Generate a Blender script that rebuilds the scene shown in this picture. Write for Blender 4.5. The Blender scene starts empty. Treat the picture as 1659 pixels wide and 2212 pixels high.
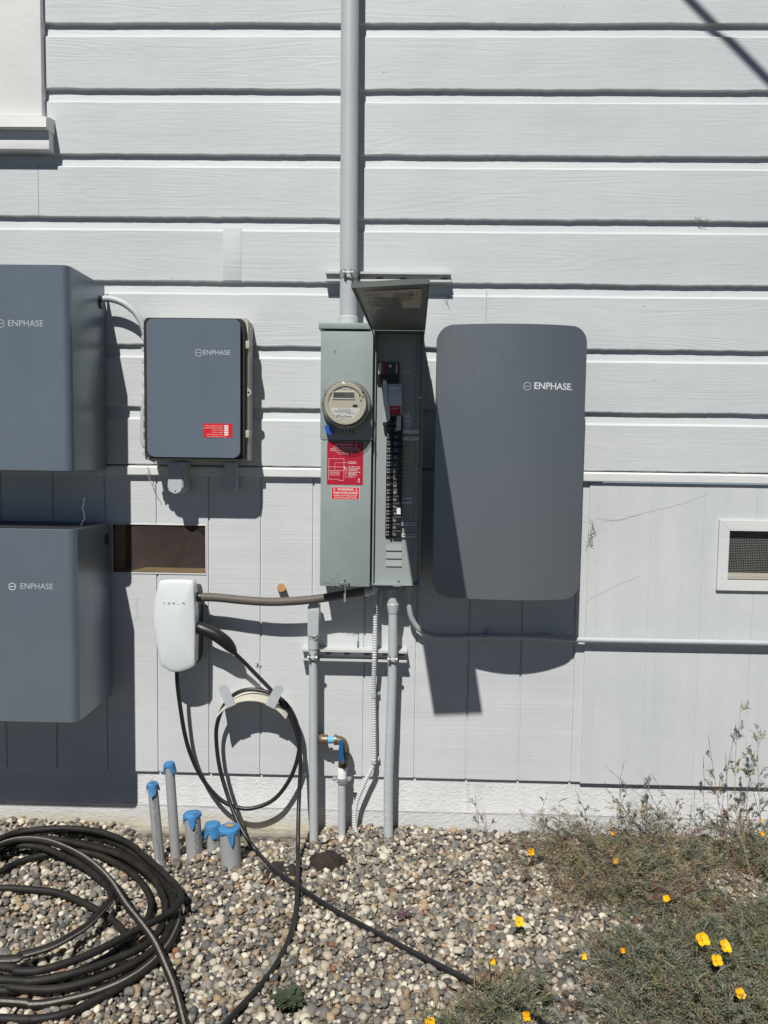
import bpy, bmesh, math, random
import numpy as np
from mathutils import Vector, Matrix, noise as mnoise
random.seed(7); rng = np.random.default_rng(7)
S = bpy.context.scene
C = S.collection
rad = math.radians

# ------------------------------------------------------------------ camera, sky, sun, exposure
CAM = Vector((0.0, -3.0, 1.5))
YAW, PITCH, ROLL = rad(1.349), rad(4.11), rad(0.80)
FPX = 1923.0 / 1.15732            # focal length in pixels of a 1659 x 2212 view
fwd = Vector((-math.sin(YAW) * math.cos(PITCH), math.cos(YAW) * math.cos(PITCH), -math.sin(PITCH)))
r0 = Vector((math.cos(YAW), math.sin(YAW), 0)); u0 = r0.cross(fwd)
RT = r0 * math.cos(ROLL) + u0 * math.sin(ROLL); UP = u0 * math.cos(ROLL) - r0 * math.sin(ROLL)
cd = bpy.data.cameras.new('camera'); cam = bpy.data.objects.new('camera', cd); C.objects.link(cam)
cam.matrix_world = Matrix.Translation(CAM) @ Matrix((RT, UP, -fwd)).transposed().to_4x4()
cd.sensor_fit = 'VERTICAL'; cd.sensor_height = 24; cd.lens = 24 * 1923.0 / 2560
cd.clip_start = 0.05; cd.clip_end = 500
S.camera = cam

SUN_TRAVEL = Vector((0.25, 1.0, -1.32)).normalized()
el = math.asin(-SUN_TRAVEL.z); az = math.atan2(-SUN_TRAVEL.x, -SUN_TRAVEL.y)
W = bpy.data.worlds.new('World'); S.world = W; W.use_nodes = True
wn = W.node_tree.nodes; wl = W.node_tree.links
sky = wn.new('ShaderNodeTexSky'); sky.sky_type = 'NISHITA'; sky.sun_disc = False
sky.sun_elevation = el; sky.sun_rotation = az; sky.altitude = 50; sky.dust_density = 0.0; sky.air_density = 0.28
bg = wn['Background']; bg.inputs['Strength'].default_value = 0.05
wl.new(sky.outputs[0], bg.inputs['Color'])
sd = bpy.data.lights.new('sun', 'SUN'); sd.energy = 5.0; sd.angle = rad(0.53); sd.color = (1.0, 0.975, 0.935)
sun = bpy.data.objects.new('sun', sd); C.objects.link(sun)
sun.rotation_euler = SUN_TRAVEL.to_track_quat('-Z', 'Y').to_euler()
S.view_settings.view_transform = 'Standard'; S.view_settings.look = 'None'
S.view_settings.exposure = 0.0; S.view_settings.gamma = 1.0

# ------------------------------------------------------------------ helpers
def P(px, py, d=0.0):
    """point seen at (px,py) of the 1659x2212 view that stands d metres in front of the wall face"""
    v = RT * (px - 829.5) + UP * (1106 - py) + fwd * FPX
    return CAM + v * ((-d - CAM.y) / v.y)
def G(px, py, z=0.0):
    v = RT * (px - 829.5) + UP * (1106 - py) + fwd * FPX
    return CAM + v * ((z - CAM.z) / v.z)
def rect(a, b, c, e, d):
    m = (c + e) / 2; n = (a + b) / 2
    return P(a, m, d).x, P(b, m, d).x, P(n, e, d).z, P(n, c, d).z      # x0,x1,z0,z1

def root_loc(o):
    while o.parent: o = o.parent
    return o.location
def obj(name, bm, mats, parent=None, smooth=True, ang=32):
    bmesh.ops.recalc_face_normals(bm, faces=bm.faces) if smooth != 'keep' else None
    if smooth:
        for f in bm.faces: f.smooth = True
        ca = rad(ang)
        for e in bm.edges:
            if len(e.link_faces) == 2: e.smooth = e.calc_face_angle(0) < ca
    me = bpy.data.meshes.new(name); bm.to_mesh(me); bm.free()
    for m in (mats if isinstance(mats, (list, tuple)) else [mats]): me.materials.append(m)
    o = bpy.data.objects.new(name, me); C.objects.link(o)
    if parent is not None:
        me.transform(Matrix.Translation(-root_loc(parent))); o.parent = parent
    return o
def tag(o, label=None, cat=None, group=None, kind=None):
    if label: o['label'] = label
    if cat: o['category'] = cat
    if group: o['group'] = group
    if kind: o['kind'] = kind
    return o
def thing(name, label, cat, loc, group=None):
    o = bpy.data.objects.new(name, None); C.objects.link(o); o.location = loc; o.empty_display_size = 0.05
    return tag(o, label, cat, group)

def box(bm, x0, x1, y0, y1, z0, z1, bev=0.0, seg=2, mi=0):
    if x0 > x1: x0, x1 = x1, x0
    if y0 > y1: y0, y1 = y1, y0
    if z0 > z1: z0, z1 = z1, z0
    r = bmesh.ops.create_cube(bm, size=1.0)
    vs = r['verts']
    for v in vs:
        v.co = Vector(((x0 + x1) / 2 + v.co.x * (x1 - x0), (y0 + y1) / 2 + v.co.y * (y1 - y0), (z0 + z1) / 2 + v.co.z * (z1 - z0)))
    fs = set(f for v in vs for f in v.link_faces)
    for f in fs: f.material_index = mi
    if bev > 0:
        es = set(e for v in vs for e in v.link_edges)
        bmesh.ops.bevel(bm, geom=list(es), offset=bev, segments=seg, profile=0.6, affect='EDGES')
def B(*a, **k):
    bm = bmesh.new(); box(bm, *a, **k); return bm

def smooth_pts(pts, k=8):
    pts = [Vector(p) for p in pts]
    if len(pts) < 3: return pts
    out = []
    q = [pts[0] * 2 - pts[1]] + pts + [pts[-1] * 2 - pts[-2]]
    for i in range(1, len(q) - 2):
        a, b, c, d = q[i - 1], q[i], q[i + 1], q[i + 2]
        for j in range(k):
            t = j / k
            out.append(0.5 * ((2 * b) + (c - a) * t + (2 * a - 5 * b + 4 * c - d) * t * t + (3 * b - a - 3 * c + d) * t ** 3))
    out.append(pts[-1]); return out
def tube(bm, pts, r, n=12, cap=True, stripe=None, twist=0.0, mi=0, flat=1.0):
    pts = [Vector(p) for p in pts]; m = len(pts)
    rr = list(r) if isinstance(r, (list, tuple, np.ndarray)) else [r] * m
    T = [(pts[min(i + 1, m - 1)] - pts[max(i - 1, 0)]).normalized() for i in range(m)]
    ref = Vector((0, -1, 0)) if abs(T[0].y) < 0.9 else Vector((0, 0, 1))
    N = (ref - T[0] * ref.dot(T[0])).normalized(); rings = []
    for i in range(m):
        if i:
            N = (N - T[i] * N.dot(T[i])).normalized()
        Bn = T[i].cross(N); ring = []
        for j in range(n):
            a = 2 * math.pi * j / n + twist * i
            ring.append(bm.verts.new(pts[i] + (N * math.cos(a) * flat + Bn * math.sin(a)) * rr[i]))
        rings.append(ring)
    for i in range(m - 1):
        for j in range(n):
            f = bm.faces.new((rings[i][j], rings[i][(j + 1) % n], rings[i + 1][(j + 1) % n], rings[i + 1][j]))
            f.material_index = 1 if (stripe is not None and j in stripe) else mi
    if cap:
        for ring, c in ((rings[0], True), (rings[-1], False)):
            f = bm.faces.new(list(reversed(ring)) if c else ring); f.material_index = mi
def prism(bm, outline, y0, y1, mi=0):
    """outline: list of (x,z); y0 front, y1 back"""
    a = [bm.verts.new((x, y0, z)) for x, z in outline]; b = [bm.verts.new((x, y1, z)) for x, z in outline]
    n = len(a); fs = [bm.faces.new(a), bm.faces.new(list(reversed(b)))]
    for i in range(n): fs.append(bm.faces.new((a[i], b[i], b[(i + 1) % n], a[(i + 1) % n])))
    for f in fs: f.material_index = mi
    return fs
def rrect(x0, x1, z0, z1, r, n=6):
    o = []
    for cx, cz, a0 in ((x1 - r, z1 - r, 0), (x0 + r, z1 - r, 90), (x0 + r, z0 + r, 180), (x1 - r, z0 + r, 270)):
        for i in range(n + 1):
            a = rad(a0 + 90 * i / n); o.append((cx + r * math.cos(a), cz + r * math.sin(a)))
    return o
def disc(bm, cx, cz, y0, y1, r, n=20, mi=0):
    prism(bm, [(cx + r * math.cos(2 * math.pi * i / n), cz + r * math.sin(2 * math.pi * i / n)) for i in range(n)], y0, y1, mi)
def lathe_y(bm, cx, cz, prof, n=40, mi=0):
    """prof: list of (radius, y)"""
    rings = []
    for r, y in prof:
        if r < 1e-6: rings.append([bm.verts.new((cx, y, cz))])
        else: rings.append([bm.verts.new((cx + r * math.cos(2 * math.pi * j / n), y, cz + r * math.sin(2 * math.pi * j / n))) for j in range(n)])
    for a, b in zip(rings, rings[1:]):
        for j in range(n):
            k = (j + 1) % n
            v = ([a[0]] if len(a) == 1 else [a[j], a[k]]) + ([b[0]] if len(b) == 1 else [b[k], b[j]])
            if len(v) > 2:
                f = bm.faces.new(v); f.material_index = mi
def text_bm(bm, s, size, x, z, d, align='CENTER', xs=1.0, bold=0.0, wrap=None, rot=0.0):
    cu = bpy.data.curves.new('t', 'FONT'); cu.body = s; cu.size = size; cu.align_x = align; cu.align_y = 'CENTER'
    cu.offset = bold; cu.resolution_u = 3; cu.extrude = 0.00015
    o = bpy.data.objects.new('t', cu); C.objects.link(o)
    dg = bpy.context.evaluated_depsgraph_get(); me = bpy.data.meshes.new_from_object(o.evaluated_get(dg))
    for v in me.vertices:
        a, b, c = v.co.x * xs, v.co.y, v.co.z
        if rot: a, b = a * math.cos(rot) - b * math.sin(rot), a * math.sin(rot) + b * math.cos(rot)
        v.co = wrap(a, b, c) if wrap else (x + a, -d - c, z + b)
    bm.from_mesh(me); bpy.data.objects.remove(o); bpy.data.curves.remove(cu); bpy.data.meshes.remove(me)
def T(parent, items, m, name='lettering'):
    bm = bmesh.new()
    for it in items: text_bm(bm, *it[:5], **(it[5] if len(it) > 5 else {}))
    return obj(name, bm, m, parent, smooth=False)

# ------------------------------------------------------------------ materials
def mat(name, col, rough=0.6, metal=0.0, var=0.0, vscale=8.0, bump=0.0, bscale=60.0, spec=0.5, col2=None, stretch=None, coat=0.0):
    m = bpy.data.materials.new(name); m.use_nodes = True
    n = m.node_tree.nodes; l = m.node_tree.links; p = n['Principled BSDF']
    p.inputs['Base Color'].default_value = (*col, 1); p.inputs['Roughness'].default_value = rough
    p.inputs['Metallic'].default_value = metal; p.inputs['Specular IOR Level'].default_value = spec
    p.inputs['Coat Weight'].default_value = coat
    tc = n.new('ShaderNodeTexCoord'); mp = n.new('ShaderNodeMapping'); l.new(tc.outputs['Object'], mp.inputs[0])
    if stretch: mp.inputs['Scale'].default_value = stretch
    if var > 0:
        t = n.new('ShaderNodeTexNoise'); t.inputs['Scale'].default_value = vscale; t.inputs['Detail'].default_value = 6; t.inputs['Roughness'].default_value = 0.65
        l.new(mp.outputs[0], t.inputs['Vector'])
        r = n.new('ShaderNodeValToRGB'); e = r.color_ramp.elements
        e[0].position = 0.3; e[1].position = 0.7
        c2 = col2 or tuple(min(1, c * (1 + var)) for c in col)
        e[0].color = (*[c * (1 - var) for c in col], 1) if not col2 else (*col, 1); e[1].color = (*c2, 1)
        l.new(t.outputs['Fac'], r.inputs[0]); l.new(r.outputs[0], p.inputs['Base Color'])
        rr = n.new('ShaderNodeMapRange'); rr.inputs['To Min'].default_value = max(0.02, rough - 0.08); rr.inputs['To Max'].default_value = min(1, rough + 0.08)
        l.new(t.outputs['Fac'], rr.inputs[0]); l.new(rr.outputs[0], p.inputs['Roughness'])
    if bump > 0:
        t2 = n.new('ShaderNodeTexNoise'); t2.inputs['Scale'].default_value = bscale; t2.inputs['Detail'].default_value = 5
        l.new(mp.outputs[0], t2.inputs['Vector'])
        b = n.new('ShaderNodeBump'); b.inputs['Strength'].default_value = bump; b.inputs['Distance'].default_value = 0.004
        l.new(t2.outputs['Fac'], b.inputs['Height']); l.new(b.outputs[0], p.inputs['Normal'])
    return m

def painted_wood(name, col, vertical=False, stripes=False, strength=0.6, dist=0.0022, board=None, z0=0.0):
    m = bpy.data.materials.new(name); m.use_nodes = True
    n = m.node_tree.nodes; l = m.node_tree.links; p = n['Principled BSDF']
    p.inputs['Roughness'].default_value = 0.55; p.inputs['Specular IOR Level'].default_value = 0.3
    tc = n.new('ShaderNodeTexCoord'); sx = n.new('ShaderNodeSeparateXYZ'); l.new(tc.outputs['Object'], sx.inputs[0])
    def math_(op, a, b=None):
        q = n.new('ShaderNodeMath'); q.operation = op
        for i, v in enumerate((a, b)):
            if v is None: continue
            if isinstance(v, (int, float)): q.inputs[i].default_value = v
            else: l.new(v, q.inputs[i])
        return q.outputs[0]
    u, v = (sx.outputs['Z'], sx.outputs['X']) if vertical else (sx.outputs['X'], sx.outputs['Z'])
    idx = math_('FLOOR', math_('DIVIDE', math_('SUBTRACT', v, z0), board or 0.24))
    def coord(su, sv):
        c = n.new('ShaderNodeCombineXYZ')
        l.new(math_('ADD', math_('MULTIPLY', u, su), math_('MULTIPLY', idx, 7.31)), c.inputs[0]); l.new(math_('MULTIPLY', v, sv), c.inputs[1])
        l.new(math_('MULTIPLY', idx, 3.7), c.inputs[2]); return c.outputs[0]
    def nz(vec, sc, det=5, ro=0.55, dis=0.0):
        t = n.new('ShaderNodeTexNoise'); l.new(vec, t.inputs['Vector']); t.inputs['Scale'].default_value = sc
        t.inputs['Detail'].default_value = det; t.inputs['Roughness'].default_value = ro; t.inputs['Distortion'].default_value = dis
        return t.outputs['Fac']
    # broad flowing grain: contour lines of a stretched noise
    fl = nz(coord(0.9, 9.0), 1.0, 2, 0.4, 0.3)
    rings = math_('SINE', math_('MULTIPLY', fl, 95.0 if not vertical else 120.0))
    mask = nz(coord(1.4, 6.0), 1.3, 2)
    mk = n.new('ShaderNodeMapRange'); mk.inputs['From Min'].default_value = 0.42; mk.inputs['From Max'].default_value = 0.62; l.new(mask, mk.inputs[0])
    fine = nz(coord(5.0, 150.0), 1.0, 5, 0.6, 0.2)
    brush = nz(coord(14.0, 60.0), 1.0, 4, 0.6)
    lump = nz(tc.outputs['Object'], 9.0, 4)
    h = math_('ADD', math_('MULTIPLY', math_('MULTIPLY', rings, mk.outputs[0]), 0.10), math_('MULTIPLY', fine, 0.50))
    h = math_('ADD', h, math_('MULTIPLY', brush, 0.35)); h = math_('ADD', h, math_('MULTIPLY', lump, 0.9))
    if stripes:
        s1 = nz(coord(0.35, 0.0), 1.0, 1)
        c = n.new('ShaderNodeCombineXYZ'); l.new(math_('MULTIPLY', sx.outputs['Z'], 140.0), c.inputs[0]); l.new(math_('MULTIPLY', sx.outputs['X'], 2.0), c.inputs[1]); l.new(math_('MULTIPLY', idx, 5.1), c.inputs[2])
        s2 = nz(c.outputs[0], 1.0, 4, 0.7)
        h = math_('ADD', math_('MULTIPLY', s2, 1.0), math_('MULTIPLY', lump, 0.8))
    # dings
    vo = n.new('ShaderNodeTexVoronoi'); vo.inputs['Scale'].default_value = 9.0; l.new(tc.outputs['Object'], vo.inputs['Vector'])
    dg = n.new('ShaderNodeMapRange'); dg.inputs['From Min'].default_value = 0.0; dg.inputs['From Max'].default_value = 0.045; l.new(vo.outputs['Distance'], dg.inputs[0])
    h = math_('ADD', h, math_('MULTIPLY', dg.outputs[0], 0.35))
    b = n.new('ShaderNodeBump'); b.inputs['Strength'].default_value = strength; b.inputs['Distance'].default_value = dist
    l.new(h, b.inputs['Height']); l.new(b.outputs[0], p.inputs['Normal'])
    bl = nz(tc.outputs['Object'], 2.6, 5, 0.6)
    bl2 = nz(coord(1.0, 14.0), 1.0, 4)
    r = n.new('ShaderNodeValToRGB'); e = r.color_ramp.elements; e[0].position = 0.32; e[1].position = 0.68
    e[0].color = (col[0] * 0.90, col[1] * 0.905, col[2] * 0.925, 1); e[1].color = (col[0] * 1.04, col[1] * 1.04, col[2] * 1.02, 1)
    l.new(math_('ADD', math_('MULTIPLY', bl, 0.6), math_('MULTIPLY', bl2, 0.4)), r.inputs[0])
    # sparse dirt flecks
    v2 = n.new('ShaderNodeTexVoronoi'); v2.inputs['Scale'].default_value = 21.0; l.new(tc.outputs['Object'], v2.inputs['Vector'])
    sel = math_('LESS_THAN', v2.outputs['Color'], 0.10); near = math_('LESS_THAN', v2.outputs['Distance'], 0.055)
    mx = n.new('ShaderNodeMixRGB'); mx.inputs[2].default_value = (0.13, 0.115, 0.10, 1)
    l.new(math_('MULTIPLY', math_('MULTIPLY', sel, near), 0.75), mx.inputs[0]); l.new(r.outputs[0], mx.inputs[1])
    l.new(mx.outputs[0], p.inputs['Base Color'])
    return m

PAINT = (0.565, 0.59, 0.592)
Z_ROWS = [P(925, y, 0).z for y in (55, 198, 340, 478, 616, 755, 890)]
M = {}
M['siding'] = painted_wood('painted_siding', PAINT, board=0.2395, z0=Z_ROWS[0])
M['siding_low'] = painted_wood('painted_low_siding', (0.58, 0.595, 0.598), stripes=True, strength=0.55, dist=0.0018, board=0.2)
M['ply'] = painted_wood('painted_panel', (0.57, 0.59, 0.594), vertical=True, strength=0.7, dist=0.0022, board=0.2)
M['trim'] = painted_wood('painted_trim', (0.65, 0.66, 0.645), strength=0.25)
M['winwhite'] = mat('window_white_paint', (0.74, 0.745, 0.725), 0.5, var=0.03, bump=0.2, bscale=40)
M['conduit'] = mat('painted_conduit', (0.45, 0.475, 0.485), 0.45, var=0.05, bump=0.08, bscale=70)
M['strut'] = mat('painted_strut', (0.53, 0.545, 0.54), 0.45, var=0.06, bump=0.15, bscale=90)
M['white_pl'] = mat('white_plastic', (0.665, 0.705, 0.71), 0.30, var=0.015, spec=0.5)
M['black_pl'] = mat('black_plastic', (0.012, 0.012, 0.013), 0.42, var=0.15)
M['rubber'] = mat('black_cable_rubber', (0.014, 0.014, 0.015), 0.42, var=0.25, vscale=30, bump=0.1, bscale=120)
M['hose'] = mat('dusty_black_rubber', (0.008, 0.007, 0.0065), 0.62, var=0.4, vscale=18, bump=0.15, bscale=120, col2=(0.024, 0.021, 0.017), spec=0.35)
M['braid'] = mat('grey_stripe', (0.20, 0.185, 0.16), 0.7, var=0.5, vscale=160)
M['browncond'] = mat('weathered_grey_brown_conduit', (0.105, 0.093, 0.078), 0.6, var=0.2, vscale=25, bump=0.1)
def grime(m, base, dust, amt):
    n = m.node_tree.nodes; l = m.node_tree.links; p = n['Principled BSDF']; tc = n.new('ShaderNodeTexCoord'); mp = n.new('ShaderNodeMapping'); mp.inputs['Scale'].default_value = (2.2, 2.2, 1.0); l.new(tc.outputs['Object'], mp.inputs[0])
    a = n.new('ShaderNodeTexNoise'); a.inputs['Scale'].default_value = 3; a.inputs['Detail'].default_value = 7; a.inputs['Roughness'].default_value = 0.7; l.new(mp.outputs[0], a.inputs['Vector'])
    b = n.new('ShaderNodeTexNoise'); b.inputs['Scale'].default_value = 2.2; b.inputs['Detail'].default_value = 4; l.new(tc.outputs['Object'], b.inputs['Vector'])
    k = n.new('ShaderNodeMath'); k.operation = 'MULTIPLY'; l.new(a.outputs['Fac'], k.inputs[0]); l.new(b.outputs['Fac'], k.inputs[1])
    r = n.new('ShaderNodeMapRange'); r.inputs['From Min'].default_value = 0.16; r.inputs['From Max'].default_value = 0.42; r.inputs['To Max'].default_value = amt; l.new(k.outputs[0], r.inputs[0])
    v = n.new('ShaderNodeTexVoronoi'); v.inputs['Scale'].default_value = 26; l.new(tc.outputs['Object'], v.inputs['Vector']); ls = n.new('ShaderNodeMath'); ls.operation = 'LESS_THAN'; ls.inputs[1].default_value = 0.04; l.new(v.outputs['Distance'], ls.inputs[0])
    l2 = n.new('ShaderNodeMath'); l2.operation = 'LESS_THAN'; l2.inputs[1].default_value = 0.16; l.new(v.outputs['Color'], l2.inputs[0]); m2 = n.new('ShaderNodeMath'); m2.operation = 'MULTIPLY'; l.new(ls.outputs[0], m2.inputs[0]); l.new(l2.outputs[0], m2.inputs[1])
    ad = n.new('ShaderNodeMath'); ad.operation = 'MAXIMUM'; l.new(r.outputs[0], ad.inputs[0]); m3 = n.new('ShaderNodeMath'); m3.operation = 'MULTIPLY'; m3.inputs[1].default_value = 0.5; l.new(m2.outputs[0], m3.inputs[0]); l.new(m3.outputs[0], ad.inputs[1])
    mx = n.new('ShaderNodeMixRGB'); mx.inputs[1].default_value = (*base, 1); mx.inputs[2].default_value = (*dust, 1); l.new(ad.outputs[0], mx.inputs[0]); l.new(mx.outputs[0], p.inputs['Base Color'])
    rr = n.new('ShaderNodeMapRange'); rr.inputs['To Min'].default_value = 0.29; rr.inputs['To Max'].default_value = 0.40; rr.inputs['From Max'].default_value = amt; l.new(r.outputs[0], rr.inputs[0]); l.new(rr.outputs[0], p.inputs['Roughness'])
    return m
M['anod'] = mat('anodised_grey', (0.195, 0.248, 0.30), 0.30, metal=0.5, var=0.05, vscale=3.5, bump=0.012, bscale=900)
M['anod2'] = mat('anodised_dark_grey', (0.180, 0.212, 0.242), 0.32, metal=0.62, var=0.06, vscale=4.0, bump=0.012, bscale=900)
grime(M['anod'], (0.200, 0.242, 0.283), (0.29, 0.31, 0.325), 0.10); grime(M['anod2'], (0.225, 0.248, 0.268), (0.28, 0.285, 0.29), 0.09)
M['dark'] = mat('dark_void', (0.02, 0.02, 0.02), 0.8, var=0.3)
M['beige'] = mat('beige_plastic', (0.46, 0.44, 0.36), 0.5, var=0.06)
M['panel'] = mat('sage_grey_enamel', (0.27, 0.315, 0.305), 0.45, var=0.10, vscale=5, bump=0.05, bscale=120, spec=0.4)
M['panel2'] = mat('sage_grey_deadfront', (0.30, 0.335, 0.325), 0.5, var=0.06, vscale=4, spec=0.4)
M['doorin'] = mat('olive_grey_door', (0.17, 0.185, 0.165), 0.35, metal=0.2, var=0.12, vscale=6)
M['galv'] = mat('galvanised_steel', (0.52, 0.53, 0.53), 0.42, metal=0.6, var=0.15, vscale=30)
M['steel'] = mat('screw_steel', (0.55, 0.55, 0.53), 0.3, metal=0.9, var=0.1)
M['red'] = mat('red_sticker', (0.42, 0.008, 0.03), 0.45, var=0.05)
M['red2'] = mat('bright_red_sticker', (0.62, 0.012, 0.014), 0.45, var=0.05)
M['white'] = mat('white_print', (0.78, 0.78, 0.76), 0.5)
M['silver'] = mat('silver_print', (0.60, 0.64, 0.68), 0.35, metal=0.3)
M['logo'] = mat('pale_grey_print', (0.62, 0.65, 0.67), 0.45)
M['faint'] = mat('faint_grey_print', (0.45, 0.46, 0.46), 0.45)
M['ink'] = mat('black_print', (0.02, 0.02, 0.02), 0.6)
M['paper'] = mat('aged_paper_label', (0.36, 0.34, 0.29), 0.7, var=0.1)
M['yellow_lab'] = mat('yellowed_label', (0.40, 0.37, 0.26), 0.7, var=0.1)
M['tape_white'] = mat('white_label_tape', (0.66, 0.67, 0.68), 0.6, var=0.04)
M['blue'] = mat('blue_painters_tape', (0.045, 0.20, 0.42), 0.6, var=0.15, vscale=25, bump=0.4, bscale=60)
M['bluepl'] = mat('blue_vinyl', (0.012, 0.10, 0.25), 0.4, var=0.1)
M['brass'] = mat('weathered_brass', (0.20, 0.155, 0.105), 0.45, metal=0.6, var=0.35, vscale=40, bump=0.2)
M['copper'] = mat('copper_end', (0.42, 0.22, 0.09), 0.5, metal=0.3, var=0.25, vscale=50)
M['pvc'] = mat('grey_pvc', (0.33, 0.335, 0.335), 0.5, var=0.08, vscale=15)
M['pvcprint'] = mat('pvc_print', (0.12, 0.12, 0.125), 0.6)
M['meterface'] = mat('meter_face_beige', (0.50, 0.48, 0.41), 0.5, var=0.06)
M['meterring'] = mat('meter_ring_metal', (0.36, 0.34, 0.29), 0.35, metal=0.7, var=0.2, vscale=20)
M['lcd'] = mat('lcd_grey', (0.12, 0.13, 0.115), 0.3)
M['wood'] = mat('raw_brown_wood', (0.04, 0.022, 0.017), 0.8, var=0.3, vscale=14, stretch=(1, 1, 6))
M['lumber'] = mat('yellow_pine_lumber', (0.24, 0.16, 0.06), 0.8, var=0.25, vscale=14, stretch=(1, 1, 6))
M['mesh'] = mat('rusty_mesh', (0.28, 0.22, 0.19), 0.6, metal=0.3, var=0.3)
M['meshw'] = mat('galvanised_mesh', (0.42, 0.42, 0.40), 0.5, metal=0.3, var=0.1)
M['cream'] = mat('cream_weathered_plastic', (0.62, 0.585, 0.49), 0.55, var=0.08, vscale=12)
M['fabric'] = mat('black_weed_fabric', (0.026, 0.019, 0.014), 0.9, var=0.6, vscale=40, bump=0.6, bscale=120)
M['web'] = mat('dusty_cobweb', (0.34, 0.33, 0.31), 0.9)
M['webdark'] = mat('dark_debris', (0.15, 0.135, 0.12), 0.9)
M['petal'] = mat('poppy_petal', (0.86, 0.49, 0.006), 0.5, var=0.12, vscale=60)
M['petal_in'] = mat('poppy_centre', (0.72, 0.26, 0.006), 0.6, var=0.1)
M['leafgrey'] = mat('grey_green_foliage', (0.085, 0.092, 0.066), 0.7, vscale=45, var=0.3, col2=(0.21, 0.215, 0.165))
M['leafolive'] = mat('olive_foliage', (0.075, 0.088, 0.035), 0.7, vscale=45, var=0.3, col2=(0.19, 0.20, 0.10))
M['leafdry'] = mat('dry_foliage', (0.14, 0.10, 0.06), 0.8, vscale=45, var=0.3, col2=(0.36, 0.29, 0.17))
M['leafred'] = mat('reddish_stem', (0.17, 0.10, 0.07), 0.8, var=0.35, vscale=30)
M['leafgreen'] = mat('green_weed_leaf', (0.04, 0.058, 0.028), 0.6, var=0.3, vscale=40)
M['succulent'] = mat('dull_purple_leaf', (0.13, 0.085, 0.085), 0.7, var=0.3, vscale=60)

# meter glass: thin clear shell, see-through with a fresnel sheen
g = bpy.data.materials.new('meter_glass'); g.use_nodes = True; gn = g.node_tree.nodes; gl = g.node_tree.links; gn.remove(gn['Principled BSDF'])
gt = gn.new('ShaderNodeBsdfTransparent'); gt.inputs[0].default_value = (0.95, 0.94, 0.90, 1); gg = gn.new('ShaderNodeBsdfGlossy'); gg.inputs['Roughness'].default_value = 0.05
gw = gn.new('ShaderNodeLayerWeight'); gw.inputs[0].default_value = 0.25; gf = gn.new('ShaderNodeMapRange'); gf.inputs['To Min'].default_value = 0.03; gf.inputs['To Max'].default_value = 0.6; gl.new(gw.outputs['Facing'], gf.inputs[0]); gm = gn.new('ShaderNodeMixShader'); gl.new(gf.outputs[0], gm.inputs[0]); gl.new(gt.outputs[0], gm.inputs[1]); gl.new(gg.outputs[0], gm.inputs[2]); gl.new(gm.outputs[0], gn['Material Output'].inputs[0]); M['glass'] = g

# foundation stucco
def stucco():
    m = bpy.data.materials.new('painted_rough_concrete'); m.use_nodes = True; n = m.node_tree.nodes; l = m.node_tree.links; p = n['Principled BSDF']
    p.inputs['Roughness'].default_value = 0.75; p.inputs['Specular IOR Level'].default_value = 0.2
    tc = n.new('ShaderNodeTexCoord'); mp = n.new('ShaderNodeMapping'); mp.inputs['Scale'].default_value = (1, 1, 1.6); l.new(tc.outputs['Object'], mp.inputs[0])
    a = n.new('ShaderNodeTexNoise'); a.inputs['Scale'].default_value = 55; a.inputs['Detail'].default_value = 7; a.inputs['Roughness'].default_value = 0.62; a.inputs['Distortion'].default_value = 0.6; l.new(mp.outputs[0], a.inputs['Vector'])
    c = n.new('ShaderNodeTexNoise'); c.inputs['Scale'].default_value = 4.0; c.inputs['Detail'].default_value = 4; l.new(tc.outputs['Object'], c.inputs['Vector'])
    b = n.new('ShaderNodeBump'); b.inputs['Strength'].default_value = 0.75; b.inputs['Distance'].default_value = 0.006; l.new(a.outputs['Fac'], b.inputs['Height']); l.new(b.outputs[0], p.inputs['Normal'])
    r = n.new('ShaderNodeValToRGB'); e = r.color_ramp.elements; e[0].color = (0.57, 0.58, 0.575, 1); e[1].color = (0.64, 0.645, 0.64, 1); e[0].position = 0.35; e[1].position = 0.6; l.new(c.outputs['Fac'], r.inputs[0])
    # yellowish soil stain along the bottom edge (a stain on the wall itself)
    s = n.new('ShaderNodeSeparateXYZ'); l.new(tc.outputs['Object'], s.inputs[0])
    q = n.new('ShaderNodeMapRange'); q.inputs['From Min'].default_value = 0.05; q.inputs['From Max'].default_value = -0.03; l.new(s.outputs['Z'], q.inputs[0])
    nn = n.new('ShaderNodeTexNoise'); nn.inputs['Scale'].default_value = 12; nn.inputs['Detail'].default_value = 6; l.new(tc.outputs['Object'], nn.inputs['Vector'])
    qx = n.new('ShaderNodeMapRange'); qx.inputs['From Min'].default_value = -0.05; qx.inputs['From Max'].default_value = -0.4; qx.inputs['To Min'].default_value = 0.08; l.new(s.outputs['X'], qx.inputs[0]); qm = n.new('ShaderNodeMath'); qm.operation = 'MULTIPLY'; l.new(q.outputs[0], qm.inputs[0]); l.new(qx.outputs[0], qm.inputs[1])
    k = n.new('ShaderNodeMath'); k.operation = 'MULTIPLY'; l.new(qm.outputs[0], k.inputs[0]); l.new(nn.outputs['Fac'], k.inputs[1])
    mx = n.new('ShaderNodeMixRGB'); mx.inputs[2].default_value = (0.42, 0.33, 0.13, 1); l.new(k.outputs[0], mx.inputs[0]); l.new(r.outputs[0], mx.inputs[1]); l.new(mx.outputs[0], p.inputs['Base Color'])
    return m
M['stucco'] = stucco()
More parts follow.
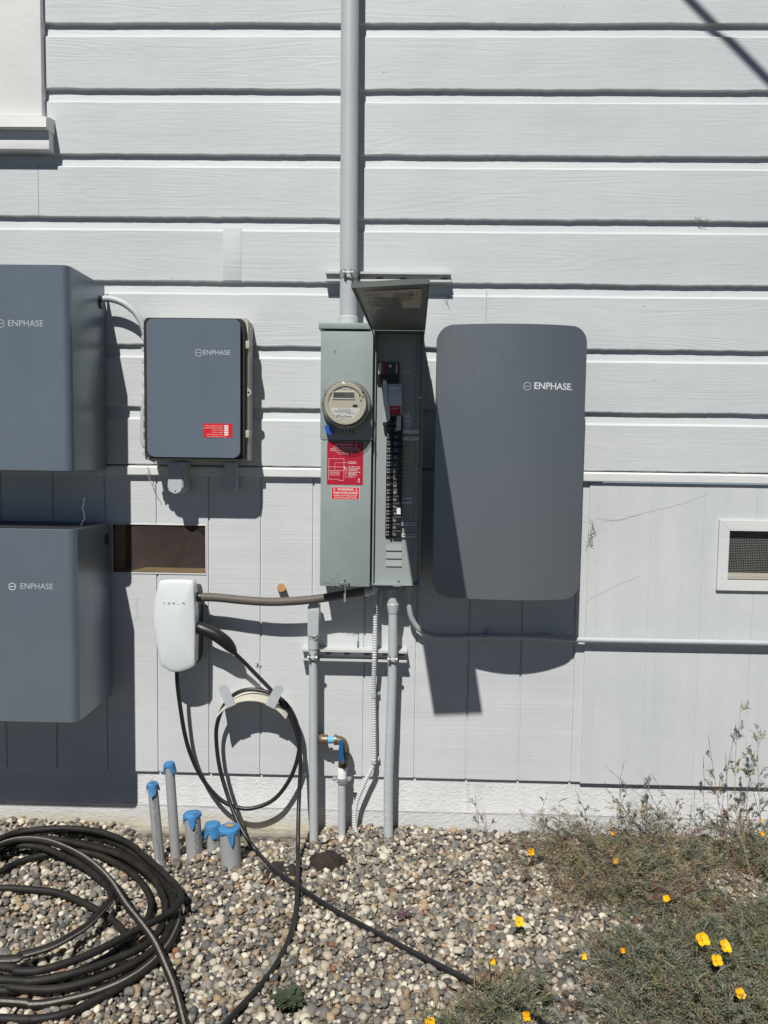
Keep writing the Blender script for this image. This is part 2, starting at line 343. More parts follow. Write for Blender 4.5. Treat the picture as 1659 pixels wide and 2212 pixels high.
def groundmat():
    m = bpy.data.materials.new('soil_and_gravel'); m.use_nodes = True; n = m.node_tree.nodes; l = m.node_tree.links; p = n['Principled BSDF']
    p.inputs['Roughness'].default_value = 0.9
    tc = n.new('ShaderNodeTexCoord')
    v = n.new('ShaderNodeTexVoronoi'); v.inputs['Scale'].default_value = 48; l.new(tc.outputs['Object'], v.inputs['Vector'])
    r = n.new('ShaderNodeValToRGB'); cr = r.color_ramp
    cr.elements[0].color = (0.06, 0.055, 0.048, 1); cr.elements[1].color = (0.24, 0.215, 0.175, 1)
    for pos, col in ((0.35, (0.11, 0.10, 0.09)), (0.65, (0.15, 0.125, 0.095))):
        e = cr.elements.new(pos); e.color = (*col, 1)
    l.new(v.outputs['Color'], r.inputs[0]); l.new(r.outputs[0], p.inputs['Base Color'])
    b = n.new('ShaderNodeBump'); b.inputs['Distance'].default_value = 0.012; b.inputs['Strength'].default_value = 0.9; b.invert = True
    l.new(v.outputs['Distance'], b.inputs['Height']); l.new(b.outputs[0], p.inputs['Normal'])
    return m
M['ground'] = groundmat()
def pebmat():
    m = bpy.data.materials.new('pebbles'); m.use_nodes = True; n = m.node_tree.nodes; l = m.node_tree.links; p = n['Principled BSDF']
    p.inputs['Roughness'].default_value = 0.68; p.inputs['Specular IOR Level'].default_value = 0.35
    a = n.new('ShaderNodeAttribute'); a.attribute_name = 'tone'
    tc = n.new('ShaderNodeTexCoord'); t = n.new('ShaderNodeTexNoise'); t.inputs['Scale'].default_value = 160; t.inputs['Detail'].default_value = 5; l.new(tc.outputs['Object'], t.inputs['Vector'])
    mr = n.new('ShaderNodeMapRange'); mr.inputs['To Min'].default_value = 0.68; mr.inputs['To Max'].default_value = 1.3; l.new(t.outputs['Fac'], mr.inputs[0])
    mx = n.new('ShaderNodeVectorMath'); mx.operation = 'SCALE'; l.new(a.outputs['Color'], mx.inputs[0]); l.new(mr.outputs[0], mx.inputs['Scale']); l.new(mx.outputs[0], p.inputs['Base Color'])
    b = n.new('ShaderNodeBump'); b.inputs['Strength'].default_value = 0.25; b.inputs['Distance'].default_value = 0.002; l.new(t.outputs['Fac'], b.inputs['Height']); l.new(b.outputs[0], p.inputs['Normal'])
    return m
M['peb'] = pebmat()

# ------------------------------------------------------------------ house
XL, XR = -3.2, 3.2
house = thing('house', 'light grey painted wooden house wall with lap siding above vertical boards', 'house', (0, 0, 0))
Y_LOW, Y_PLY, Y_FND = 0.014, 0.008, 0.027
def nz1(x, s, o=0.0): return mnoise.noise(Vector((x * s, o, 0.3)))
TRIM_T, TRIM_B = P(1000, 1016, 0).z, P(1000, 1036, 0).z
bm = bmesh.new()
edges = Z_ROWS + [TRIM_T]                      # bottom edges of boards, going down
top = Z_ROWS[0] + 0.2395
tops = [top + 0.2395, top] + Z_ROWS            # board tops = bottom of the board above
bots = [top] + Z_ROWS + [TRIM_T - 0.002]
nx = 420
xs = [XL + (XR - XL) * i / nx for i in range(nx + 1)]
tops = [top] + Z_ROWS; bots = Z_ROWS + [TRIM_T - 0.002]
for k, (zt, zb) in enumerate(zip(tops, bots)):
    rows = []
    for x in xs:
        w = 0.0032 * nz1(x, 2.3, k * 5.1) + 0.0019 * nz1(x, 17, k * 3.3) + 0.0018 * nz1(x, 55, k * 2.3)
        w2 = 0.0016 * nz1(x, 2.3, (k - 1) * 5.1) + 0.0009 * nz1(x, 17, (k - 1) * 3.3)
        c = 0.001 * nz1(x, 9, k * 9.1)
        lo = zb + 0.008 + w
        prof = [(0.017, zt + 0.012), (0.017, zt + 0.004), (0.0112, zt - 0.030 + c), (0.0105, zt - 0.034 + c), (0.0012, zt - 0.0405 + c), (-0.0003, zt - 0.043 + c),
                (0.0, zb + 0.06), (0.0, lo + 0.003), (0.0014, lo), (0.017, lo - 0.0015)]
        rows.append([bm.verts.new((x, y, z)) for y, z in prof])
    for a, b in zip(rows, rows[1:]):
        for j in range(len(a) - 1): bm.faces.new((a[j], b[j], b[j + 1], a[j + 1]))
# the wall continues above the photograph
box(bm, XL, XR, 0.0, 0.03, top + 0.016, top + 1.0)
obj('lap_siding', bm, M['siding'], house, ang=25)
bm = bmesh.new(); box(bm, XL, XR, 0.018, 0.06, TRIM_B, top + 1.0); obj('sheathing', bm, M['siding'], house)
bm = bmesh.new()
rows = []
for x in xs:
    w = 0.0012 * nz1(x, 3.1, 40) + 0.0006 * nz1(x, 30, 44)
    rows.append([bm.verts.new((x, y, z)) for y, z in [(0.02, TRIM_T + 0.005 + w), (-0.002, TRIM_T - 0.001 + w), (-0.006, TRIM_T - 0.006 + w), (-0.0065, TRIM_B + 0.003 + w), (-0.005, TRIM_B + w), (0.03, TRIM_B + w)]])
for a, b in zip(rows, rows[1:]):
    for j in range(5): bm.faces.new((a[j], b[j], b[j + 1], a[j + 1]))
obj('trim_board', bm, M['trim'], house, ang=25)
# lower vertical board siding, with the vent opening
ZL0 = P(700, 1676, -Y_LOW).z
X_PLY = (P(1275, 1045, 0).x + P(1255, 1690, 0).x) / 2
PITCHX = 0.2072; XG0 = P(450, 1400, 0).x
vx0, vx1, vz0, vz1 = rect(244, 444, 1134, 1237, -Y_LOW)
def grooved(bm, xa, xb, za, zb, y, gw=0.0042, gd=0.006, off=XG0, pitch=PITCHX):
    pr = [(xa, y)]
    k = math.floor((xa - off) / pitch)
    while True:
        g_ = off + k * pitch; k += 1
        if g_ > xb - 0.01: break
        if g_ < xa + 0.01: continue
        pr += [(g_ - gw, y), (g_ - gw * 0.85, y + gd), (g_ + gw * 0.85, y + gd), (g_ + gw, y)]
    pr.append((xb, y))
    cols = []
    for x, yy in pr:
        w = 0.0015 * nz1(x, 11, 3)
        cols.append([bm.verts.new(q) for q in ((x, yy + 0.02, za + w), (x, yy + 0.001, za + w), (x, yy, za + 0.001 + w), (x, yy, zb))])
    for a, b in zip(cols, cols[1:]):
        for j in range(3): bm.faces.new((a[j], b[j], b[j + 1], a[j + 1]))
bm = bmesh.new()
grooved(bm, XL, vx0, ZL0, TRIM_B + 0.004, Y_LOW)
grooved(bm, vx0, vx1, ZL0, vz0, Y_LOW); grooved(bm, vx0, vx1, vz1, TRIM_B + 0.004, Y_LOW)
grooved(bm, vx1, X_PLY + 0.05, ZL0, TRIM_B + 0.004, Y_LOW)
obj('vertical_siding', bm, M['siding_low'], house, ang=25)
# plywood panel on the right with its vent opening
ZP0 = P(1450, 1697, -Y_PLY).z
wx0, wx1, wz0, wz1 = rect(1573, 1800, 1148, 1255, 0)
PG0 = P(1397, 1400, 0).x
bm = bmesh.new(); kw = dict(gw=0.0012, gd=0.0018, off=PG0, pitch=0.2025)
grooved(bm, X_PLY, wx0, ZP0, TRIM_B - 0.004, Y_PLY, **kw); grooved(bm, wx0, wx1, ZP0, wz0, Y_PLY, **kw); grooved(bm, wx0, wx1, wz1, TRIM_B - 0.004, Y_PLY, **kw); grooved(bm, wx1, XR, ZP0, TRIM_B - 0.004, Y_PLY, **kw)
v = [bm.verts.new(q) for q in ((X_PLY, Y_PLY, ZP0), (X_PLY, Y_PLY + 0.02, ZP0), (X_PLY, Y_PLY + 0.02, TRIM_B - 0.004), (X_PLY, Y_PLY, TRIM_B - 0.004))]; bm.faces.new(v)
obj('plywood_siding', bm, M['ply'], house, ang=25)
# foundation
bm = bmesh.new(); zs_ = P(900, 1752, -Y_FND).z
n1 = 400
rows = []
for i in range(n1 + 1):
    x = XL + (XR - XL) * i / n1
    a = 0.0014 * nz1(x, 26, 7) + 0.0012 * nz1(x, 70, 9); c = 0.0018 * nz1(x, 5, 11)
    rows.append([bm.verts.new((x, Y_FND + yy, z)) for yy, z in ((0, ZL0 + 0.05), (0, zs_ + 0.006 + a + c), (-0.0012 + a * .5, zs_ + 0.002 + c), (-0.0014 + a * .5, zs_ - 0.001 + c), (0.0004, zs_ - 0.004 + c - abs(a)), (0.0004, zs_ - 0.012 + c), (0.0004, -0.15))])
for a, b in zip(rows, rows[1:]):
    for j in range(6): bm.faces.new((a[j], b[j], b[j + 1], a[j + 1]))
obj('foundation', bm, M['stucco'], house, ang=30)
# crawl-space footing ledge, raw concrete under the paint
fm = mat('raw_concrete', (0.30, 0.27, 0.22), 0.9, var=0.25, vscale=20, bump=0.5, bscale=50)
bm = bmesh.new(); box(bm, -1.6, -0.1, Y_FND - 0.035, Y_FND + 0.02, -0.16, -0.022, 0.004)
obj('footing', bm, fm, house)
# vents
def vent(x0, x1, z0, z1, y, diamond, fr=None, mm=None):
    bm = bmesh.new(); D = 0.24; e = 0.0
    for q in (((x0, y, z0), (x1, y, z0), (x1, y + D, z0), (x0, y + D, z0)), ((x0, y, z1), (x0, y + D, z1), (x1, y + D, z1), (x1, y, z1)), ((x0, y, z0), (x0, y + D, z0), (x0, y + D, z1), (x0, y, z1)), ((x1, y, z0), (x1, y, z1), (x1, y + D, z1), (x1, y + D, z0)), ((x0, y + D, z0), (x1, y + D, z0), (x1, y + D, z1), (x0, y + D, z1))):
        bm.faces.new([bm.verts.new(c) for c in q])
    v_ = obj('vent', bm, M['wood'] if diamond else M['dark'], house, smooth=False)
    bm = bmesh.new()
    if diamond:
        w, h = x1 - x0, z1 - z0; st = 0.0105; t = 0.0007
        for sg in (1, -1):
            k = -int(h / st) - 2
            while k * st < w + h:
                # x = x0 + k*st + sg*u , z = z0+u*0.75
                pts = []
                for u in (0.0, h / 0.75):
                    pts.append((x0 + k * st + sg * u if sg > 0 else x0 + k * st - u + 0, z0 + u * 0.75))
                (xa, za), (xb, zb) = pts
                lo, hi = 0.0, 1.0
                dx = xb - xa
                if dx != 0:
                    t0, t1 = (x0 - xa) / dx, (x1 - xa) / dx
                    lo, hi = max(lo, min(t0, t1)), min(hi, max(t0, t1))
                if hi > lo:
                    tube(bm, [(xa + dx * lo, y + 0.002, za + (zb - za) * lo), (xa + dx * hi, y + 0.002, za + (zb - za) * hi)], t / 2 * 1.25, n=4, cap=False)
                k += 1
    else:
        st = 0.0066
        for i in range(1, int((x1 - x0) / st) + 1): tube(bm, [(x0 + i * st, y + 0.012, z0), (x0 + i * st, y + 0.012, z1)], 0.00042, n=4, cap=False)
        for i in range(1, int((z1 - z0) / st) + 1): tube(bm, [(x0, y + 0.0126, z0 + i * st), (x1, y + 0.0126, z0 + i * st)], 0.00042, n=4, cap=False)
    obj('screen', bm, mm, v_, smooth=False)
    return v_
v1 = vent(vx0, vx1, vz0, vz1, Y_LOW, True, mm=M['mesh'])
bm = bmesh.new()
for q in ((vx0 - 0.004, vx1 + 0.004, vz0 - 0.005, vz0), (vx0 - 0.004, vx1 + 0.004, vz1, vz1 + 0.004), (vx0 - 0.004, vx0, vz0, vz1), (vx1, vx1 + 0.004, vz0, vz1)):
    box(bm, q[0], q[1], Y_LOW - 0.003, Y_LOW + 0.01, q[2], q[3], 0.0008)
obj('frame', bm, M['trim'], v1)
bm = bmesh.new(); box(bm, vx0 + 0.002, vx0 + 0.030, Y_LOW + 0.02, Y_LOW + 0.06, vz0 + 0.007, vz1 - 0.001); obj('framing_lumber', bm, M['lumber'], v1)
obj('vent_sill', B(vx0 + 0.002, vx1 - 0.002, Y_LOW + 0.004, Y_LOW + 0.10, vz0 + 0.0005, vz0 + 0.006), M['lumber'], v1)
v2 = vent(wx0, wx1, wz0, wz1, Y_PLY, False, mm=M['meshw'])
obj('vent_sill', B(wx0 + 0.002, wx1 - 0.002, Y_PLY + 0.016, Y_PLY + 0.15, wz0 + 0.0005, wz0 + 0.010), M['cream'], v2)
bm = bmesh.new(); fw = 0.040
for o_ in ([(wx0 - fw, wz0 - fw), (wx1 + fw, wz0 - fw), (wx1, wz0), (wx0, wz0)], [(wx0 - fw, wz1 + fw), (wx0, wz1), (wx1, wz1), (wx1 + fw, wz1 + fw)], [(wx0 - fw, wz0 - fw), (wx0, wz0), (wx0, wz1), (wx0 - fw, wz1 + fw)], [(wx1 + fw, wz0 - fw), (wx1 + fw, wz1 + fw), (wx1, wz1), (wx1, wz0)]):
    cx = sum(p[0] for p in o_) / 4; cz = sum(p[1] for p in o_) / 4
    prism(bm, [(cx + (p[0] - cx) * 0.997, cz + (p[1] - cz) * 0.997) for p in o_], Y_PLY - 0.012, Y_PLY + 0.004)
obj('frame', bm, M['trim'], v2)
# window casing and sill (upper left)
wxr = P(89, 150, 0.028).x
win = obj('window', B(-2.2, wxr, -0.028, 0.012, P(50, 250, 0.03).z, top + 0.9, 0.002), M['winwhite'], house)
bm = bmesh.new(); zA, zB_ = P(50, 250, 0.05).z, P(50, 276, 0.075).z; sxr = P(103, 262, 0.06).x
vv = [(0.0, zA + 0.004), (-0.028, zA), (-0.072, zA - 0.012), (-0.074, zB_ + 0.004), (-0.070, zB_), (0.0, zB_ + 0.003)]
a = [bm.verts.new((-2.3, y, z)) for y, z in vv]; b = [bm.verts.new((sxr, y, z)) for y, z in vv]
bm.faces.new(a); bm.faces.new(list(reversed(b)))
for i in range(6): bm.faces.new((a[i], b[i], b[(i + 1) % 6], a[(i + 1) % 6]))
obj('sill', bm, M['winwhite'], win)
obj('apron', B(-2.25, P(106, 300, 0.045).x, -0.046, 0.012, P(50, 322, 0.045).z, P(50, 290, 0.045).z + 0.012, 0.002), M['winwhite'], win)
# patch strips and butt joints in the siding
bm = bmesh.new(); x0, x1, z0, z1 = rect(482, 521, 492, 606, 0); box(bm, x0, x1, -0.0022, 0.004, z0, z1, 0.0008)
obj('joint_patch', bm, M['siding'], house)
bm = bmesh.new(); x0, x1, z0, z1 = rect(82.0, 83.6, 352, 466, 0); box(bm, x0, x1, -0.0006, 0.001, z0, z1); obj('butt_joint', bm, M['pvc'], house); bm = bmesh.new()
x0, x1, z0, z1 = rect(1049.5, 1050.6, 628, 744, 0); box(bm, x0, x1, -0.0004, 0.001, z0, z1)
obj('butt_joint', bm, M['pvc'], house)

# ------------------------------------------------------------------ ground and gravel
def hgt(x, y):
    h = 0.006 * mnoise.noise(Vector((x * 2.2, y * 2.2, 0))) + 0.004 * mnoise.noise(Vector((x * 6, y * 6, 3)))
    d = -y
    # hollow beside the wall around the pipe stubs, low heap in front of the stubs
    if -1.15 < x < -0.28:
        e = min(1, (x + 1.15) / 0.15, (-0.28 - x) / 0.1)
        h -= 0.045 * max(0, e) * math.exp(-(d / 0.13) ** 2)
    h += 0.018 * math.exp(-((x + 0.68) / 0.12) ** 2 - ((d - 0.24) / 0.07) ** 2)
    h += 0.014 * math.exp(-((x + 0.08) / 0.25) ** 2 - ((d - 0.03) / 0.08) ** 2)
    return h
bm = bmesh.new(); bmesh.ops.create_grid(bm, x_segments=110, y_segments=60, size=0.5)
for v in bm.verts: v.co = (v.co.x * 5.0, -0.98 + v.co.y * 2.1, 0); v.co.z = hgt(v.co.x, v.co.y) - 0.012
obj('soil', bm, M['ground'], None); tag(bpy.data.objects['soil'], kind='structure')
bm = bmesh.new(); v = [bm.verts.new(q) for q in ((-60, -90, -0.035), (60, -90, -0.035), (60, 6, -0.035), (-60, 6, -0.035))]; bm.faces.new(v)
tag(obj('ground', bm, M['ground']), kind='structure')

bm = bmesh.new(); v = [bm.verts.new(q) for q in ((-40, -60, -0.012), (40, -60, -0.012), (40, -1.52, -0.012), (-40, -1.52, -0.012))]; bm.faces.new(v)
tag(obj('added_dark_ground', bm, mat('dark_ground', (0.05, 0.05, 0.05), 0.9, var=0.3, vscale=30, bump=0.4, bscale=120)), kind='structure')  # added unseen dark ground, cuts the light bounced up onto the wall

def make_pebbles():
    temps = []
    for t in range(12):
        b = bmesh.new(); bmesh.ops.create_icosphere(b, subdivisions=2, radius=1.0)
        V = np.array([v.co[:] for v in b.verts]); F = np.array([[v.index for v in f.verts] for f in b.faces]); b.free()
        sc = np.array([1 + 0.18 * mnoise.noise(Vector(p) * 1.1 + Vector((t * 9.7, 1, 2))) + 0.35 * mnoise.noise(Vector(p) * 0.7 + Vector((t * 3.1, 7, 4))) for p in V])
        # a few flattened facets
        for q in range(4):
            nrm = rng.normal(size=3); nrm /= np.linalg.norm(nrm); dd = V @ nrm; cut = rng.uniform(.45, .75)
            over = np.maximum(0, dd - cut); V = V - np.outer(over * 0.8, nrm)
        temps.append((V * sc[:, None], F))
    st = 0.0152; pts = []
    for iy in range(int(1.53 / st)):
        for ix in range(int(3.9 / st)):
            x = -1.95 + ix * st + rng.uniform(-.5, .5) * st; y = 0.012 - iy * st + rng.uniform(-.5, .5) * st
            pts.append((x, y))
    pts = np.array(pts); n = len(pts)
    pal = 0.86 * np.array([(.57, .515, .41), (.65, .595, .48), (.46, .395, .30), (.30, .275, .235), (.215, .20, .175), (.15, .144, .13), (.095, .094, .09), (.28, .215, .15), (.38, .28, .17), (.20, .16, .12), (.27, .14, .08)])
    wts = np.array([.13, .09, .12, .14, .15, .11, .06, .09, .06, .05, .01]); wts /= wts.sum()
    tone = pal[rng.choice(len(pal), n, p=wts)] * rng.uniform(.8, 1.18, (n, 1))
    size = rng.gamma(6, 1 / 6, n) * 0.0094; size = np.clip(size, 0.0042, 0.0175)
    nv = len(temps[0][0]); nf = len(temps[0][1])
    VV = np.zeros((n, nv, 3), np.float32); FF = np.zeros((n, nf, 3), np.int32)
    for i in range(n):
        V, F = temps[rng.integers(12)]
        s = size[i] * np.array([rng.uniform(.95, 1.35), rng.uniform(.8, 1.05), rng.uniform(.55, .85)])
        a, tx, ty = rng.uniform(0, 6.28), rng.normal(0, .35), rng.normal(0, .35)
        ca, sa = math.cos(a), math.sin(a); cx, sx_ = math.cos(tx), math.sin(tx); cy, sy = math.cos(ty), math.sin(ty)
        R = np.array([[ca, -sa, 0], [sa, ca, 0], [0, 0, 1]]) @ np.array([[1, 0, 0], [0, cx, -sx_], [0, sx_, cx]]) @ np.array([[cy, 0, sy], [0, 1, 0], [-sy, 0, cy]])
        x, y = pts[i]; z = hgt(x, y) - 0.006 + rng.uniform(-.006, .007)
        VV[i] = (V * s) @ R.T + (x, y, z); FF[i] = F + i * nv
    me = bpy.data.meshes.new('gravel'); me.vertices.add(n * nv); me.vertices.foreach_set('co', VV.ravel())
    me.loops.add(n * nf * 3); me.loops.foreach_set('vertex_index', FF.ravel())
    me.polygons.add(n * nf); me.polygons.foreach_set('loop_start', np.arange(0, n * nf * 3, 3, dtype=np.int32))
    me.polygons.foreach_set('use_smooth', np.ones(n * nf, bool)); me.update(calc_edges=True)
    at = me.attributes.new('tone', 'FLOAT_COLOR', 'POINT')
    col = np.ones((n, nv, 4), np.float32); col[:, :, :3] = tone[:, None, :]; at.data.foreach_set('color', col.ravel())
    me.materials.append(M['peb']); o = bpy.data.objects.new('gravel', me); C.objects.link(o)
    tag(o, 'loose round pebbles in cream, tan and grey covering the ground', 'gravel', kind='stuff')
make_pebbles()

# ------------------------------------------------------------------ brand-marked grey cabinets
def ring_logo(bm, cx, cz, r, d, w=0.16):
    for a0, a1 in ((14, 166), (194, 346)):
        o = [(cx + r * math.cos(rad(a0 + (a1 - a0) * i / 14)), cz + r * math.sin(rad(a0 + (a1 - a0) * i / 14))) for i in range(15)]
        q = [(cx + r * (1 - w) * math.cos(rad(a0 + (a1 - a0) * i / 14)), cz + r * (1 - w) * math.sin(rad(a0 + (a1 - a0) * i / 14))) for i in range(15)]
        prism(bm, o + q[::-1], -d - 0.0003, -d)
    for zz in (0.0,): prism(bm, [(cx - r * 0.97, cz + zz * r - 0.07 * r), (cx + r * 0.97, cz + zz * r - 0.07 * r), (cx + r * 0.97, cz + zz * r + 0.07 * r), (cx - r * 0.97, cz + zz * r + 0.07 * r)], -d - 0.0003, -d)
def enphase(parent, cx, cy, half, d, m, ringx, rr, reg=True, m2=None, size=None):
    """word centred at pixel cx,cy with pixel half-width"""
    p = P(cx, cy, d); w = abs(P(cx + half, cy, d).x - P(cx - half, cy, d).x)
    bm = bmesh.new(); text_bm(bm, 'ENPHASE', 1.0, 0, 0, d); ex = [v.co.x for v in bm.verts]; k = w / (max(ex) - min(ex)); bm.free()
    lo = obj_logo = None
    bm = bmesh.new(); text_bm(bm, 'ENPHASE', k * 1.0, p.x, p.z, d, bold=0.0)
    lo = obj('logo_word', bm, m, parent, smooth=False)
    q = P(ringx, cy, d); bm = bmesh.new(); ring_logo(bm, q.x, q.z, rr * w / (2 * half), d); obj('logo_mark', bm, m2 or m, parent, smooth=False)

def deep_cabinet(label, right, top_, bot, d0, d1, x_left, grille):
    zt, zb = P(right, top_, d1).z, P(right, bot, d1).z; xr = P(right, (top_ + bot) / 2, d1).x
    t = thing('battery_cabinet', label, 'battery', ((x_left + xr) / 2, -d0, zb), 'deep grey battery cabinets')
    bm = bmesh.new(); R = 0.028; seg = 8; th = 0.003
    def path(ins):
        o = [(xr - ins, -d0)] + [(xr - R + (R - ins) * math.cos(rad(-90 * i / seg)), -d1 + R + (R - ins) * math.sin(rad(-90 * i / seg))) for i in range(seg + 1)]
        o += [(x_left + R + (R - ins) * math.cos(rad(270 - 90 * i / seg)), -d1 + R + (R - ins) * math.sin(rad(270 - 90 * i / seg))) for i in range(seg + 1)] + [(x_left + ins, -d0)]
        return o
    A, Bp = path(0), path(th)
    def col(z, pth): return [bm.verts.new((x, y, z)) for x, y in pth]
    e = 0.0012
    c1, c2 = col(zb + e, A), col(zt - e, A); cb, ct = col(zb, path(e)), col(zt, path(e)); ib, it = col(zb, Bp), col(zt, Bp); i2 = col(zb, Bp), col(zt, Bp)
    n = len(A)
    for a, b in ((cb, c1), (c1, c2), (c2, ct), (ct, it), (it, ib), (ib, cb)):
        for i in range(n - 1): bm.faces.new((a[i], a[i + 1], b[i + 1], b[i]))
    cov = obj('cover', bm, M['anod'], t, ang=20)
    bm = bmesh.new(); box(bm, x_left + 0.012, xr - 0.012, -d0 + 0.02, -d1 + 0.02, zb + 0.012, zt - 0.022); obj('chassis', bm, M['dark'], t)
    if grille:
        bm = bmesh.new(); k = 0
        while x_left + 0.02 + k * 0.0115 < xr - 0.02:
            x = x_left + 0.02 + k * 0.0115; box(bm, x, x + 0.005, -d0 + 0.01, -d1 + 0.006, zt - 0.014, zt - 0.004); k += 1
        obj('top_grille', bm, M['anod2'], t, smooth=False)
    bm = bmesh.new(); box(bm, x_left + 0.06, xr - 0.05, -0.001, -d0 - 0.001, zb + 0.05, zt - 0.05); obj('wall_bracket', bm, M['galv'], t)
    return t, cov, xr, zb, zt
tU, cU, xrU, zbU, ztU = deep_cabinet('upper deep grey battery cabinet, cut by the left edge, with white conduit entering its side', 150, 572, 1018, 0.018, 0.342, -1.80, False)
tL, cL, xrL, zbL, ztL = deep_cabinet('lower deep grey battery cabinet with slatted open top, beside the mesh wall vent', 164, 1144, 1562, 0.018, 0.342, -1.80, True)
enphase(cU, 55, 699, 38, 0.3422, M['faint'], 1, 9)
enphase(cL, 79, 1267, 35, 0.3422, M['faint'], 26.5, 8, m2=M['white'])
# cable entry holes on the sides
bm = bmesh.new(); p = P(208, 655, 0.06)
tube(bm, [(xrU - 0.004, -0.055, p.z), (xrU + 0.006, -0.055, p.z)], 0.021, 18); obj('conduit_bushing', bm, M['black_pl'], tU)
bm = bmesh.new(); p = P(222, 1165, 0.05)
tube(bm, [(xrL - 0.002, -0.05, p.z), (xrL + 0.0015, -0.05, p.z)], 0.024, 18); obj('knockout', bm, M['dark'], tL)

# slim convex battery on the right
tS = thing('battery_cabinet', 'slim grey convex wall battery with large white wordmark, right of the open breaker panel', 'battery', (0.38, 0, 0.98))
De, Dc = 0.197, 0.250
xl = (P(943, 760, De).x + P(936, 1240, De).x) / 2; xr = (P(1270, 760, De).x + P(1249, 1240, De).x) / 2
zt = P(1240, 705, De + 0.01).z; zb = P(1090, 1296, Dc).z
bm = bmesh.new(); Rc = 0.058; nU = 48
def sl_y(x): u = (x - xl) / (xr - xl) * 2 - 1; return -(De + (Dc - De) * (1 - u * u))
colsF = []
us = sorted(set([xl + Rc * (1 - math.cos(rad(i * 9))) for i in range(11)] + [xr - Rc * (1 - math.cos(rad(i * 9))) for i in range(11)] + [xl + Rc + (xr - xl - 2 * Rc) * i / 24 for i in range(25)]))
def zex(x):
    dx = max(0, (xl + Rc) - x, x - (xr - Rc)); q = Rc - math.sqrt(max(0, Rc * Rc - dx * dx)); return zb + q, zt - q
NZ = 10
for x in us:
    a, b = zex(x); colsF.append([bm.verts.new((x, sl_y(x), a + (b - a) * j / NZ)) for j in range(NZ + 1)])
for a, b in zip(colsF, colsF[1:]):
    for j in range(NZ): bm.faces.new((a[j], b[j], b[j + 1], a[j + 1]))
bmesh.ops.remove_doubles(bm, verts=bm.verts, dist=1e-5)
be = [e for e in bm.edges if len(e.link_faces) == 1]
def rim(be, off, dy):
    r = bmesh.ops.extrude_edge_only(bm, edges=be); vs = [v for v in r['geom'] if isinstance(v, bmesh.types.BMVert)]
    cx, cz = (xl + xr) / 2, (zb + zt) / 2
    for v in vs: v.co.x += math.copysign(off, v.co.x - cx); v.co.z += math.copysign(off, v.co.z - cz); v.co.y += dy
    return [e for e in r['geom'] if isinstance(e, bmesh.types.BMEdge)]
e1 = rim(be, 0.0006, 0.0008); e1 = rim(e1, 0.0003, 0.002); e1 = rim(e1, -0.0005, 0.016)
bmesh.ops.holes_fill(bm, edges=e1)
cS = obj('cover', bm, M['anod2'], tS, ang=25)
enphase_z = P(1194, 835, Dc)
# wordmark on the curved front
def cwrap(dx, dz):
    def w(a, b, c): x = dx + a; return Vector((x, sl_y(x) - 0.0004 - c, dz + b))
    return w
pw = P(1194, 835, 0.235); wid = P(1236, 835, 0.235).x - P(1154, 835, 0.235).x
bm = bmesh.new(); text_bm(bm, 'ENPHASE', 1, 0, 0, 0); ex = [v.co.x for v in bm.verts]; k = wid / (max(ex) - min(ex)); bm.free()
bm = bmesh.new(); text_bm(bm, 'ENPHASE', k, 0, 0, 0, wrap=cwrap(pw.x, pw.z), bold=0.0006)
text_bm(bm, '.', k, 0, 0, 0, wrap=cwrap(pw.x + wid / 2 + 0.004, pw.z)); obj('logo_word', bm, M['logo'], cS, smooth=False)
pm = P(1138, 835, 0.238); bm = bmesh.new(); ring_logo(bm, pm.x, pm.z, 0.0145, -sl_y(pm.x) + 0.0006); obj('logo_mark', bm, M['silver'], cS, smooth=False)
bm = bmesh.new(); box(bm, xl + 0.016, xr - 0.016, -0.05, -De + 0.022, zb + 0.03, zt - 0.03, 0.006); obj('chassis', bm, M['black_pl'], tS)
for za_, zb2_ in ((zt - 0.2, zt - 0.1), (zb + 0.1, zb + 0.16)): obj('wall_bracket', B(xl + 0.07, xr - 0.07, 0.005, -0.05, za_, zb2_), M['galv'], tS)

# combiner box
tC = thing('combiner_box', 'small grey-lidded electrical box with beige hinged rim and red sticker', 'electrical box', (-0.68, 0, 1.4))
x0, x1, z0, z1 = rect(314, 534, 688, 994, 0.115)
bm = bmesh.new(); box(bm, x0, x1, 0.0, -0.10, z0, z1, 0.006); cB = obj('box_body', bm, M['beige'], tC)
bm = bmesh.new(); prism(bm, rrect(x0 - 0.002, x1 + 0.004, z0 - 0.002, z1 + 0.002, 0.008, 3), -0.118, -0.102); obj('lid_rim', bm, M['beige'], tC)
lx0, lx1, lz0, lz1 = rect(318, 519, 689, 988, 0.165)
bm = bmesh.new(); prism(bm, rrect(x0 + 0.006, x1 - 0.004, z0 + 0.006, z1 - 0.004, 0.02, 4), -0.146, -0.119); obj('lid_frame', bm, M['dark'], tC)
bm = bmesh.new(); o_ = rrect(lx0, lx1, lz0, lz1, 0.024, 8); fs = prism(bm, o_, -0.168, -0.150)
bmesh.ops.bevel(bm, geom=[e for e in fs[0].edges], offset=0.002, segments=2, affect='EDGES'); lid = obj('lid', bm, M['anod'], tC)
enphase(lid, 468, 762, 29, 0.1682, M['silver'], 429, 8)
sx0, sx1, sz0, sz1 = rect(439, 502, 915, 945, 0.1682)
stk = obj('sticker', B(sx0, sx1, -0.1682, -0.1688, sz0, sz1), M['red2'], lid)
bm = bmesh.new(); H = sz1 - sz0
for i in range(5):
    z = sz1 - H * (0.17 + 0.155 * i); box(bm, sx0 + 0.078, sx0 + 0.093, -0.1688, -0.1692, z - 0.0028, z + 0.0028)
obj('blank_field', bm, M['white'], stk, smooth=False)
